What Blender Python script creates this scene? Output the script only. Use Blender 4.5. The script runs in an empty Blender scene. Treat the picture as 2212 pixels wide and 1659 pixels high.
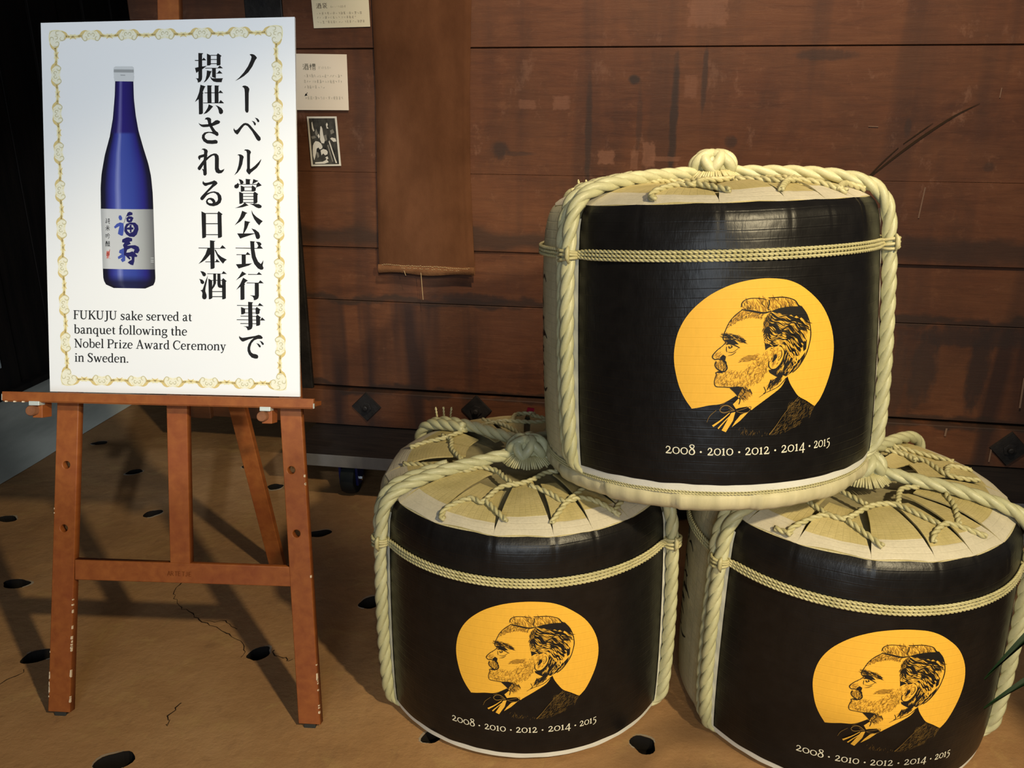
import bpy, bmesh, math, random
from mathutils import Vector, Matrix, noise as mnoise
random.seed(7)
S = bpy.context.scene
COL = S.collection
R = math.radians
PI = math.pi

# ---------------------------------------------------------------- camera, world, lights
cam_d = bpy.data.cameras.new('camera'); cam = bpy.data.objects.new('camera', cam_d); COL.objects.link(cam)
cam_d.sensor_width = 36; cam_d.lens = 1855.2 / 2212 * 36; cam_d.clip_start = 0.02
cam.location = (0, 0, 1.4122); cam.rotation_euler = (R(90) - 0.3379, 0, 0)
S.camera = cam
S.view_settings.view_transform = 'Standard'; S.view_settings.look = 'None'
S.view_settings.gamma = 1; S.view_settings.use_curve_mapping = False; S.view_settings.exposure = 0.0
W = bpy.data.worlds.new('dim_hall'); S.world = W; W.use_nodes = True
W.node_tree.nodes['Background'].inputs[0].default_value = (0.62, 0.66, 0.72, 1)
W.node_tree.nodes['Background'].inputs[1].default_value = 0.075

def lamp(name, kind, loc, target, energy, color, size=0.05, angle=60, blend=0.5, spread=180):
    d = bpy.data.lights.new(name, kind); d.energy = energy; d.color = color
    if kind == 'SPOT':
        d.spot_size = R(angle); d.spot_blend = blend; d.shadow_soft_size = size
    elif kind == 'AREA':
        d.shape = 'RECTANGLE'; d.size = size[0]; d.size_y = size[1]; d.spread = R(spread)
    o = bpy.data.objects.new(name, d); COL.objects.link(o); o.location = loc
    o.rotation_euler = (Vector(target) - Vector(loc)).to_track_quat('-Z', 'Y').to_euler()
    return o
WARM = (1.0, 0.83, 0.51)
lamp('track_light_warm', 'SPOT', (1.25, -0.35, 2.35), (0.12, 1.62, 0.02), 290, WARM, 0.06, 63, 0.38)
lamp('track_light_wall', 'SPOT', (0.30, 1.0, 3.1), (0.58, 2.8, 1.44), 310, (1.0, 0.80, 0.56), 0.06, 65, 0.75)
lamp('front_fill_spot', 'SPOT', (0.5, -2.5, 2.6), (0.36, 1.2, -0.02), 240, WARM, 0.08, 23, 0.6)  # added warm fill from an unseen spot, brightens the lower barrels
lamp('track_light_side', 'SPOT', (3.0, 0.9, 2.3), (0.5, 1.9, 0.4), 14, WARM, 0.04, 80, 0.6)
lamp('track_light_sign', 'SPOT', (0.25, -1.6, 2.5), (-0.78, 1.85, 1.24), 300, (0.87, 0.945, 1.0), 0.05, 21.5, 0.3)
lamp('track_light_left', 'SPOT', (-3.0, 1.0, 2.4), (-0.9, 1.6, 0.1), 30, (1.0, 0.86, 0.66), 0.04, 70, 0.6)
lamp('daylight_doorway', 'AREA', (-0.3, -2.6, 1.7), (-0.2, 1.8, 0.8), 56, (0.78, 0.89, 1.0), (1.3, 1.9))

# ---------------------------------------------------------------- material helpers
def nmat(name):
    m = bpy.data.materials.new(name); m.use_nodes = True
    nt = m.node_tree; b = nt.nodes['Principled BSDF']
    return m, nt, b
def nd(nt, t, **kw):
    n = nt.nodes.new(t)
    for k, v in kw.items():
        if hasattr(n, k): setattr(n, k, v)
        else: n.inputs[k].default_value = v
    return n
def lk(nt, a, b): nt.links.new(a, b)
def coord(nt, scale=(1, 1, 1), which='Object', loc=(0, 0, 0)):
    tc = nd(nt, 'ShaderNodeTexCoord'); mp = nd(nt, 'ShaderNodeMapping')
    mp.inputs['Scale'].default_value = scale; mp.inputs['Location'].default_value = loc
    lk(nt, tc.outputs[which], mp.inputs[0]); return mp.outputs[0]
def noise(nt, vec, scale=5, detail=4, rough=0.55, dist=0.0):
    n = nd(nt, 'ShaderNodeTexNoise'); n.inputs['Scale'].default_value = scale; n.inputs['Detail'].default_value = detail
    n.inputs['Roughness'].default_value = rough; n.inputs['Distortion'].default_value = dist
    lk(nt, vec, n.inputs['Vector']); return n.outputs[0]
def ramp(nt, fac, stops):
    r = nd(nt, 'ShaderNodeValToRGB'); e = r.color_ramp.elements
    while len(e) < len(stops): e.new(0.5)
    for el, (p, c) in zip(e, stops):
        el.position = p; el.color = (c[0], c[1], c[2], 1) if isinstance(c, tuple) else (c, c, c, 1)
    lk(nt, fac, r.inputs[0]); return r.outputs[0]
def mix(nt, fac, a, b, mode='MIX'):
    m = nd(nt, 'ShaderNodeMix', data_type='RGBA', blend_type=mode)
    for s, v in ((m.inputs[0], fac), (m.inputs[6], a), (m.inputs[7], b)):
        if isinstance(v, (int, float)): s.default_value = v
        elif isinstance(v, tuple): s.default_value = (v[0], v[1], v[2], 1)
        else: lk(nt, v, s)
    return m.outputs[2]
def math_(nt, op, a, b=0.0, c=None):
    m = nd(nt, 'ShaderNodeMath', operation=op)
    for i, v in enumerate((a, b) if c is None else (a, b, c)):
        if isinstance(v, (int, float)): m.inputs[i].default_value = v
        else: lk(nt, v, m.inputs[i])
    return m.outputs[0]
def bump(nt, b, h, strength=0.3, dist=0.01, prev=None):
    n = nd(nt, 'ShaderNodeBump'); n.inputs['Strength'].default_value = strength; n.inputs['Distance'].default_value = dist
    lk(nt, h, n.inputs['Height'])
    if prev is not None: lk(nt, prev, n.inputs['Normal'])
    lk(nt, n.outputs[0], b.inputs['Normal']); return n.outputs[0]
def flat(name, c, rough=0.6, spec=0.3, metal=0.0):
    m, nt, b = nmat(name); b.inputs['Base Color'].default_value = (c[0], c[1], c[2], 1)
    b.inputs['Roughness'].default_value = rough; b.inputs['Specular IOR Level'].default_value = spec; b.inputs['Metallic'].default_value = metal
    return m
def mottled(name, c1, c2, scale=6, rough=0.6, spec=0.3, stretch=(1, 1, 1), bstr=0.2, bscale=60, bdist=0.003, metal=0.0):
    m, nt, b = nmat(name); v = coord(nt, stretch)
    f = noise(nt, v, scale, 5, 0.6); lk(nt, ramp(nt, f, [(0.32, c1), (0.68, c2)]), b.inputs['Base Color'])
    b.inputs['Roughness'].default_value = rough; b.inputs['Specular IOR Level'].default_value = spec; b.inputs['Metallic'].default_value = metal
    bump(nt, b, noise(nt, v, bscale, 3), bstr, bdist)
    return m

def press_wood():
    m, nt, b = nmat('old_press_wood')
    v = coord(nt); x = nd(nt, 'ShaderNodeSeparateXYZ'); lk(nt, v, x.inputs[0])
    grain = noise(nt, coord(nt, (1.6, 1.2, 13)), 3.0, 6, 0.70, 0.8)
    col = ramp(nt, grain, [(0.25, (0.052, 0.0165, 0.0070)), (0.5, (0.098, 0.033, 0.0135)), (0.75, (0.130, 0.048, 0.0200))])
    col = mix(nt, ramp(nt, noise(nt, coord(nt, (1.3, 1, 1.1)), 2.6, 6, 0.68, 0.5), [(0.46, 0.0), (0.68, 0.75)]), col, (0.040, 0.0165, 0.0095))
    col = mix(nt, ramp(nt, noise(nt, coord(nt, (5, 1, 9)), 3.0, 5, 0.75, 0.4), [(0.56, 0.0), (0.72, 0.5)]), col, (0.165, 0.070, 0.034))
    big = noise(nt, coord(nt, (1, 1, 1.6)), 2.2, 4, 0.6)
    col = mix(nt, math_(nt, 'MULTIPLY', ramp(nt, big, [(0.35, 0.0), (0.7, 1.0)]), 0.55), col, (0.135, 0.055, 0.022))
    # scuffed pale patches with squarish edges
    sc = noise(nt, coord(nt, (9, 1, 6)), 1.0, 5, 0.75)
    up = ramp(nt, math_(nt, 'MULTIPLY', x.outputs[2], 0.5), [(0.40, 0.0), (0.56, 1.0), (0.80, 0.7)])
    col = mix(nt, math_(nt, 'MULTIPLY', math_(nt, 'MULTIPLY', ramp(nt, sc, [(0.58, 0.0), (0.66, 1.0)]), up), 0.40), col, (0.23, 0.115, 0.070))
    # black water streaks running down
    st = noise(nt, coord(nt, (7, 1, 0.5)), 1.0, 3, 0.5, 0.3)
    lowz = ramp(nt, x.outputs[2], [(0.66, 1.0), (0.68, 0.45)])
    col = mix(nt, math_(nt, 'MULTIPLY', ramp(nt, st, [(0.50, 0.0), (0.62, 1.0)]), math_(nt, 'MULTIPLY', lowz, 0.85)), col, (0.026, 0.014, 0.011))
    # sooty stain bands along the joints
    wob = math_(nt, 'ADD', x.outputs[2], math_(nt, 'MULTIPLY', math_(nt, 'SUBTRACT', noise(nt, coord(nt, (2, 1, 3)), 3, 4), 0.5), 0.12))
    for z, w, k in ((0.905, 0.055, 0.72), (0.675, 0.022, 0.8), (0.335, 0.02, 0.8), (0.15, 0.09, 0.45)):
        d = math_(nt, 'ABSOLUTE', math_(nt, 'SUBTRACT', wob, z))
        f = nd(nt, 'ShaderNodeMapRange', interpolation_type='SMOOTHSTEP'); lk(nt, d, f.inputs[0])
        f.inputs[1].default_value = w; f.inputs[2].default_value = w * 0.25; f.inputs[3].default_value = 0; f.inputs[4].default_value = k
        col = mix(nt, f.outputs[0], col, (0.028, 0.017, 0.012))
    # the dark vertical marks and the knots seen on the wide board
    for s0, z0, ws, wz, k in ((0.518, 1.30, 0.014, 0.22, 0.9), (0.25, 1.26, 0.012, 0.2, 0.75), (0.605, 1.42, 0.010, 0.11, 0.7), (0.41, 1.30, 0.010, 0.12, 0.4),
                              (0.39, 1.419, 0.020, 0.016, 0.95), (-0.04, 1.20, 0.033, 0.030, 0.8), (0.02, 1.19, 0.07, 0.008, 0.5), (0.96, 1.49, 0.10, 0.018, 0.6),
                              (0.70, 1.235, 0.02, 0.022, 0.7), (1.22, 1.28, 0.012, 0.03, 0.6), (1.47, 1.17, 0.02, 0.016, 0.55),
                              (1.38, 0.52, 0.05, 0.15, 0.8), (1.55, 0.52, 0.04, 0.17, 0.85), (1.30, 0.40, 0.03, 0.3, 0.6), (-0.15, 0.69, 0.14, 0.025, 0.8), (1.52, 0.63, 0.2, 0.04, 0.8)):
        dx = math_(nt, 'DIVIDE', math_(nt, 'SUBTRACT', x.outputs[0], s0), ws); dz = math_(nt, 'DIVIDE', math_(nt, 'SUBTRACT', x.outputs[2], z0), wz)
        d = math_(nt, 'ADD', math_(nt, 'MULTIPLY', dx, dx), math_(nt, 'MULTIPLY', dz, dz))
        d = math_(nt, 'ADD', d, math_(nt, 'MULTIPLY', math_(nt, 'SUBTRACT', noise(nt, coord(nt, (14, 1, 8)), 3, 3), 0.5), 1.6))
        f = nd(nt, 'ShaderNodeMapRange', interpolation_type='SMOOTHSTEP'); lk(nt, d, f.inputs[0])
        f.inputs[1].default_value = 1.25; f.inputs[2].default_value = 0.25; f.inputs[3].default_value = 0; f.inputs[4].default_value = k
        col = mix(nt, f.outputs[0], col, (0.030, 0.018, 0.014))
    for s0, z0, ws, wz, k in ((0.31, 1.183, 0.028, 0.022, 0.7), (0.445, 1.192, 0.022, 0.04, 0.7), (0.40, 1.175, 0.012, 0.03, 0.5), (0.05, 1.345, 0.03, 0.015, 0.5), (0.16, 1.35, 0.028, 0.022, 0.55),
                              (0.565, 1.40, 0.02, 0.035, 0.4), (0.66, 1.165, 0.022, 0.05, 0.75), (0.70, 1.15, 0.014, 0.05, 0.6), (0.60, 1.62, 0.06, 0.05, 0.5), (0.50, 1.18, 0.05, 0.008, 0.6), (0.9, 1.13, 0.02, 0.05, 0.5)):
        dx = math_(nt, 'ABSOLUTE', math_(nt, 'DIVIDE', math_(nt, 'SUBTRACT', x.outputs[0], s0), ws)); dz = math_(nt, 'ABSOLUTE', math_(nt, 'DIVIDE', math_(nt, 'SUBTRACT', x.outputs[2], z0), wz))
        d = math_(nt, 'ADD', math_(nt, 'MAXIMUM', dx, dz), math_(nt, 'MULTIPLY', math_(nt, 'SUBTRACT', noise(nt, coord(nt, (30, 1, 30)), 2, 4), 0.5), 1.0))
        f = nd(nt, 'ShaderNodeMapRange', interpolation_type='SMOOTHSTEP'); lk(nt, d, f.inputs[0])
        f.inputs[1].default_value = 1.1; f.inputs[2].default_value = 0.75; f.inputs[3].default_value = 0; f.inputs[4].default_value = k
        col = mix(nt, math_(nt, 'MULTIPLY', f.outputs[0], math_(nt, 'ADD', .25, noise(nt, coord(nt, (18, 1, 10)), 2, 5, .7))), col, (0.215, 0.098, 0.058))
    lk(nt, col, b.inputs['Base Color'])
    b.inputs['Roughness'].default_value = 0.62; b.inputs['Specular IOR Level'].default_value = 0.3
    bump(nt, b, noise(nt, coord(nt, (3, 3, 34)), 4, 6, 0.7, 0.5), 0.22, 0.004)
    return m

def easel_wood():
    m, nt, b = nmat('easel_beech_stained')
    g = noise(nt, coord(nt, (14, 14, 1.5)), 3.0, 5, 0.6, 0.3)
    col = ramp(nt, g, [(0.3, (0.225, 0.060, 0.0130)), (0.7, (0.315, 0.098, 0.0215))])
    big = noise(nt, coord(nt), 5, 3); col = mix(nt, ramp(nt, big, [(0.45, 0.0), (0.7, 0.45)]), col, (0.22, 0.046, 0.018))
    lk(nt, col, b.inputs['Base Color']); b.inputs['Roughness'].default_value = 0.5; b.inputs['Specular IOR Level'].default_value = 0.35
    bump(nt, b, g, 0.1, 0.002); return m

def floor_mat():
    m, nt, b = nmat('trodden_earth_floor')
    v = coord(nt)
    a = noise(nt, v, 2.3, 7, 0.62, 0.3); col = ramp(nt, a, [(0.25, (0.270, 0.142, 0.060)), (0.5, (0.360, 0.200, 0.088)), (0.78, (0.450, 0.270, 0.130))])
    s = noise(nt, coord(nt, (1, 1, 1), 'Object', (3, 1, 0)), 1.4, 5, 0.7, 0.6)
    col = mix(nt, ramp(nt, s, [(0.50, 0.0), (0.70, 0.6)]), col, (0.190, 0.112, 0.062))
    t = noise(nt, v, 9, 6, 0.7, 0.8); col = mix(nt, ramp(nt, t, [(0.54, 0.0), (0.70, 0.5)]), col, (0.43, 0.28, 0.11))
    g = noise(nt, v, 22, 6, 0.75, 0.4); col = mix(nt, ramp(nt, g, [(0.56, 0.0), (0.74, 0.45)]), col, (0.19, 0.105, 0.055))
    col = mix(nt, ramp(nt, noise(nt, coord(nt, (0.5, 2.0, 1)), 5, 5, 0.7, 1.0), [(0.60, 0.0), (0.74, 0.35)]), col, (0.22, 0.11, 0.04))
    lk(nt, col, b.inputs['Base Color']); b.inputs['Roughness'].default_value = 0.72; b.inputs['Specular IOR Level'].default_value = 0.22
    n1 = bump(nt, b, noise(nt, v, 14, 8, 0.68), 0.45, 0.012)
    bump(nt, b, noise(nt, v, 160, 2), 0.15, 0.002, n1); return m

def black_wrap():
    m, nt, b = nmat('black_printed_wrap')
    v = coord(nt)
    x = nd(nt, 'ShaderNodeSeparateXYZ'); lk(nt, v, x.inputs[0])
    col = ramp(nt, noise(nt, v, 30, 3), [(0.3, (0.0052, 0.0046, 0.0048)), (0.7, (0.0085, 0.0075, 0.0075))])
    lk(nt, col, b.inputs['Base Color']); b.inputs['Roughness'].default_value = 0.36; b.inputs['Specular IOR Level'].default_value = 0.30
    # ridges of the mat underneath: one every 17 mm, each with a sharp upper lip
    zz = math_(nt, 'ADD', x.outputs[2], math_(nt, 'MULTIPLY', math_(nt, 'SUBTRACT', noise(nt, v, 3, 2), 0.5), 0.02))
    fr = math_(nt, 'FRACT', math_(nt, 'DIVIDE', zz, 0.0172))
    rd = ramp(nt, fr, [(0.0, 0.0), (0.10, 1.0), (0.22, 0.55), (0.85, 0.5), (1.0, 0.0)])
    n1 = bump(nt, b, rd, 0.20, 0.0014)
    n2 = bump(nt, b, noise(nt, coord(nt, (1, 1, 0.25)), 260, 2), 0.25, 0.0012, n1)
    bump(nt, b, noise(nt, v, 9, 3), 0.5, 0.008, n2); return m

def printed(name, c, rough=0.55):
    m, nt, b = nmat(name)
    v = coord(nt); x = nd(nt, 'ShaderNodeSeparateXYZ'); lk(nt, v, x.inputs[0])
    f = noise(nt, coord(nt, (1, 1, 0.3)), 160, 2)
    col = mix(nt, ramp(nt, f, [(0.3, 0.0), (0.7, 0.18)]), c, tuple(k * 0.72 for k in c)); lk(nt, col, b.inputs['Base Color'])
    b.inputs['Roughness'].default_value = rough; b.inputs['Specular IOR Level'].default_value = 0.25
    fr = math_(nt, 'FRACT', math_(nt, 'DIVIDE', x.outputs[2], 0.0172))
    bump(nt, b, ramp(nt, fr, [(0.0, 0.0), (0.10, 1.0), (0.22, 0.55), (0.85, 0.5), (1.0, 0.0)]), 0.26, 0.0010); return m

def straw_mat(name, c1, c2, uv=False, cell=(0.016, 0.009), con=0.13):
    m, nt, b = nmat(name)
    if uv:
        tc = nd(nt, 'ShaderNodeTexCoord'); v = tc.outputs['UV']
    else: v = coord(nt)
    x = nd(nt, 'ShaderNodeSeparateXYZ'); lk(nt, v, x.inputs[0])
    col = ramp(nt, noise(nt, coord(nt), 18, 4), [(0.3, c1), (0.7, c2)])
    fine = noise(nt, coord(nt, (1, 1, 1)), 220, 2)
    col = mix(nt, ramp(nt, fine, [(0.35, 0.0), (0.7, 0.22)]), col, tuple(k * 0.6 for k in c1))
    if uv: fa = math_(nt, 'FRACT', math_(nt, 'DIVIDE', x.outputs[0], cell[0])); fb = math_(nt, 'FRACT', math_(nt, 'DIVIDE', x.outputs[1], cell[1]))
    else:
        at = math_(nt, 'ARCTAN2', x.outputs[1], x.outputs[0])
        fa = math_(nt, 'FRACT', math_(nt, 'DIVIDE', at, 0.07)); fb = math_(nt, 'FRACT', math_(nt, 'DIVIDE', x.outputs[2], 0.0172))
    ra = ramp(nt, fa, [(0.0, 0.0), (0.08, 1.0), (0.92, 1.0), (1.0, 0.0)]); rb = ramp(nt, fb, [(0.0, 0.0), (0.10, 1.0), (0.9, 1.0), (1.0, 0.0)])
    h = math_(nt, 'MULTIPLY', ra, rb)
    col = mix(nt, math_(nt, 'MULTIPLY', math_(nt, 'SUBTRACT', 1.0, h), con), col, tuple(k * 0.55 for k in c1))
    lk(nt, col, b.inputs['Base Color']); b.inputs['Roughness'].default_value = 0.6; b.inputs['Specular IOR Level'].default_value = 0.3
    n1 = bump(nt, b, h, 0.32, 0.0014); n2 = bump(nt, b, fine, 0.25, 0.001, n1); bump(nt, b, noise(nt, coord(nt), 26, 3), 0.35, 0.004, n2); return m

def rope_mat(name, c1, c2, scale=9):
    m, nt, b = nmat(name); v = coord(nt)
    col = ramp(nt, noise(nt, v, scale, 4), [(0.3, c1), (0.7, c2)])
    fib = noise(nt, coord(nt, (1, 1, 1)), 150, 3, 0.6, 1.5)
    col = mix(nt, ramp(nt, fib, [(0.4, 0.0), (0.75, 0.25)]), col, tuple(k * 0.65 for k in c1))
    lk(nt, col, b.inputs['Base Color']); b.inputs['Roughness'].default_value = 0.42; b.inputs['Specular IOR Level'].default_value = 0.45
    bump(nt, b, fib, 0.3, 0.0012); return m

def cloth_mat():
    m, nt, b = nmat('persimmon_dyed_cotton')
    a = noise(nt, coord(nt, (1, 1, 0.55)), 7, 6, 0.6); col = ramp(nt, a, [(0.28, (0.066, 0.0265, 0.0115)), (0.72, (0.126, 0.053, 0.0245))])
    st = noise(nt, coord(nt, (1.6, 1, 1)), 3.2, 4, 0.6); col = mix(nt, ramp(nt, st, [(0.5, 0.0), (0.7, 0.5)]), col, (0.056, 0.022, 0.010))
    w = noise(nt, coord(nt, (1, 1, 1)), 340, 2)
    lk(nt, col, b.inputs['Base Color']); b.inputs['Roughness'].default_value = 0.9; b.inputs['Specular IOR Level'].default_value = 0.1
    n1 = bump(nt, b, w, 0.35, 0.001); bump(nt, b, noise(nt, coord(nt, (2, 1, 0.7)), 12, 3), 0.3, 0.006, n1); return m

def bottle_print():
    m, nt, b = nmat('bottle_photo_print'); tc = nd(nt, 'ShaderNodeTexCoord'); x = nd(nt, 'ShaderNodeSeparateXYZ'); lk(nt, tc.outputs['UV'], x.inputs[0])
    low = ramp(nt, x.outputs[0], [(0.0, (0.006, 0.006, 0.010)), (0.08, (0.009, 0.008, 0.028)), (0.17, (0.024, 0.026, 0.20)), (0.26, (0.050, 0.065, 0.32)), (0.33, (0.19, 0.22, 0.50)), (0.40, (0.050, 0.075, 0.34)), (0.62, (0.034, 0.055, 0.29)), (0.82, (0.020, 0.017, 0.18)), (0.92, (0.009, 0.007, 0.035)), (1.0, (0.006, 0.005, 0.010))])
    neck = ramp(nt, x.outputs[0], [(0.0, (0.008, 0.006, 0.03)), (0.2, (0.020, 0.012, 0.13)), (0.30, (0.13, 0.12, 0.34)), (0.42, (0.022, 0.014, 0.16)), (0.8, (0.016, 0.010, 0.11)), (1.0, (0.006, 0.004, 0.03))])
    col = mix(nt, ramp(nt, x.outputs[1], [(0.745, 0.0), (0.755, 1.0)]), low, neck)
    col = mix(nt, ramp(nt, x.outputs[1], [(0.03, 0.85), (0.065, 0.0)]), col, (0.010, 0.008, 0.016))
    lk(nt, col, b.inputs['Base Color']); b.inputs['Roughness'].default_value = 0.5; b.inputs['Specular IOR Level'].default_value = 0.2; return m
def label_print():
    m, nt, b = nmat('bottle_label_print'); tc = nd(nt, 'ShaderNodeTexCoord'); x = nd(nt, 'ShaderNodeSeparateXYZ'); lk(nt, tc.outputs['UV'], x.inputs[0])
    lk(nt, ramp(nt, x.outputs[0], [(0.0, (0.36, 0.37, 0.38)), (0.12, (0.54, 0.55, 0.56)), (0.5, (0.53, 0.54, 0.55)), (0.8, (0.33, 0.34, 0.34)), (1.0, (0.12, 0.12, 0.125))]), b.inputs['Base Color'])
    b.inputs['Roughness'].default_value = 0.6; b.inputs['Specular IOR Level'].default_value = 0.2; return m

M = dict(
 press=press_wood(), easel=easel_wood(), floor=floor_mat(), wrap=black_wrap(), cloth=cloth_mat(), bottle=bottle_print(), label=label_print(),
 hole=flat('hole_painted_shade', (0.012, 0.010, 0.009), 0.9, 0.1), rim=flat('chipped_rim', (0.34, 0.28, 0.21), 0.8, 0.2), crack=flat('crack_dirt', (0.030, 0.018, 0.010), 0.9, 0.1),  # hole: shade inside the slots, put in as a near-black colour
 kerb=mottled('grey_mortar', (0.36, 0.37, 0.32), (0.55, 0.55, 0.48), 5, 0.8, 0.2, (1, 0.4, 1), 0.3, 40),
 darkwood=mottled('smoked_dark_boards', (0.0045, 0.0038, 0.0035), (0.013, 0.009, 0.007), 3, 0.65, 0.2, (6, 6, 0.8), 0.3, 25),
 lintel=mottled('grey_plaster', (0.20, 0.20, 0.19), (0.28, 0.28, 0.26), 4, 0.9, 0.1),
 iron=mottled('blackened_iron', (0.010, 0.009, 0.009), (0.030, 0.026, 0.023), 14, 0.55, 0.4, (1, 1, 1), 0.5, 40, 0.004, 0.4),
 board=flat('foam_board_white', (0.84, 0.845, 0.85), 0.55, 0.25), ink=flat('print_black', (0.012, 0.011, 0.011), 0.5, 0.2),
 greyink=flat('print_grey_text', (0.022, 0.022, 0.024), 0.55, 0.2), gold_l=flat('print_pale_gold', (0.80, 0.73, 0.44), 0.55, 0.2), gold_h=flat('print_cream', (0.83, 0.80, 0.64), 0.55, 0.2),
 gold_d=flat('print_ochre', (0.68, 0.53, 0.22), 0.55, 0.2), gold_g=flat('print_gold_line', (0.56, 0.51, 0.31), 0.55, 0.2),
 calli_l=flat('print_blue_wash', (0.055, 0.085, 0.36), 0.55, 0.2), calli_d=flat('print_navy', (0.016, 0.014, 0.10), 0.55, 0.2), seal=flat('print_red_seal', (0.62, 0.14, 0.11), 0.55, 0.2),
 capw=flat('print_cap_white', (0.62, 0.63, 0.63), 0.55, 0.2), capg=flat('print_cap_grey', (0.33, 0.34, 0.34), 0.55, 0.2),
 gold=printed('printed_gold', (0.86, 0.475, 0.055)), pink=printed('printed_black_ink', (0.013, 0.011, 0.010)), halftone=printed('printed_half_tone', (0.40, 0.205, 0.026)), goldline=printed('printed_gold_fine', (0.20, 0.118, 0.030)),
 year=printed('printed_cream_digits', (0.80, 0.77, 0.62)),
 straw=straw_mat('woven_mat_side', (0.50, 0.455, 0.28), (0.62, 0.56, 0.36)),
 foldmat=mottled('folded_mat_edge', (0.49, 0.445, 0.27), (0.62, 0.56, 0.36), 34, 0.6, 0.25, (1, 1, .12), 0.3, 190, 0.0012), flap=straw_mat('woven_mat_flap', (0.46, 0.38, 0.165), (0.60, 0.50, 0.245), True), flapw=straw_mat('paper_backed_flap', (0.57, 0.52, 0.40), (0.65, 0.59, 0.46), True, (0.5, 0.0170), 0.06),
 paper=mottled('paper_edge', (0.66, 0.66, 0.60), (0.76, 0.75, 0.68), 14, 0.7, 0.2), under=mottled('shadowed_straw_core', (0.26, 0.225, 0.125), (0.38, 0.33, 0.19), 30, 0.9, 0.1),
 rope=rope_mat('pale_straw_rope', (0.43, 0.42, 0.235), (0.57, 0.55, 0.34)), cord=rope_mat('straw_cord', (0.44, 0.40, 0.20), (0.57, 0.52, 0.29), 25),
 red=flat('red_paper_tag', (0.34, 0.008, 0.03), 0.7, 0.2), leaf=mottled('palm_leaf', (0.002, 0.010, 0.0030), (0.0045, 0.017, 0.0045), 9, 0.6, 0.12, (1, 1, 1), 0.1),
 pot=mottled('dark_glazed_pot', (0.02, 0.02, 0.022), (0.04, 0.036, 0.034), 8, 0.4, 0.4), soil=flat('potting_soil', (0.03, 0.02, 0.014), 0.95, 0.1),
 tyre=flat('black_rubber', (0.010, 0.013, 0.012), 0.7, 0.3), blue=flat('blue_plastic_fork', (0.004, 0.010, 0.075), 0.4, 0.5), steel=flat('bright_steel', (0.72, 0.73, 0.74), 0.25, 0.5, 1.0),
 dolly=mottled('black_stained_ply', (0.009, 0.008, 0.009), (0.020, 0.016, 0.015), 4, 0.55, 0.35, (2, 18, 2), 0.4, 30), dedge=mottled('dolly_edge_grey', (0.10, 0.096, 0.095), (0.145, 0.14, 0.138), 6, 0.75, 0.2),
 white_metal=flat('zinc_plate', (0.62, 0.66, 0.60), 0.45, 0.5, 0.3), dowel=mottled('dowel_end_grain', (0.16, 0.065, 0.03), (0.25, 0.10, 0.045), 60, 0.7, 0.2),
 rubber=flat('grey_rubber_foot', (0.035, 0.035, 0.032), 0.8, 0.2), bore=flat('drilled_bore', (0.022, 0.012, 0.007), 0.9, 0.1),
 card1=flat('cream_card', (0.78, 0.73, 0.54), 0.8, 0.1), card2=flat('buff_card', (0.80, 0.69, 0.53), 0.8, 0.1), cardink=flat('faded_card_ink', (0.38, 0.34, 0.25), 0.8, 0.1), cardhead=flat('card_heading_ink', (0.27, 0.24, 0.18), 0.8, 0.1),
 phg=mottled('photo_grain_print', (0.010, 0.010, 0.009), (0.085, 0.08, 0.065), 46, 0.5, 0.3, (1, 1, .55), 0.0), phw=flat('photo_white', (0.72, 0.68, 0.57), 0.5, 0.3), phm=flat('photo_mid_grey', (0.22, 0.205, 0.165), 0.5, 0.3), phb=flat('photo_black', (0.012, 0.012, 0.011), 0.5, 0.3),
 scratchw=flat('pale_scratch', (0.17, 0.105, 0.072), 0.8, 0.1), chip=flat('bare_wood_chip', (0.72, 0.58, 0.42), 0.8, 0.1), thread=flat('pale_thread', (0.42, 0.30, 0.16), 0.8, 0.1), hem=mottled('worn_hem_cotton', (0.11, 0.048, 0.021), (0.17, 0.080, 0.036), 30, 0.9, 0.1, (1, 1, 1), 0.4, 200),
 leaflet=flat('leaflet_paper', (0.30, 0.33, 0.33), 0.7, 0.2), leafg=flat('leaflet_green', (0.10, 0.12, 0.03), 0.7, 0.2), brand=flat('burnt_stamp', (0.155, 0.042, 0.010), 0.8, 0.1),
)

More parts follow.
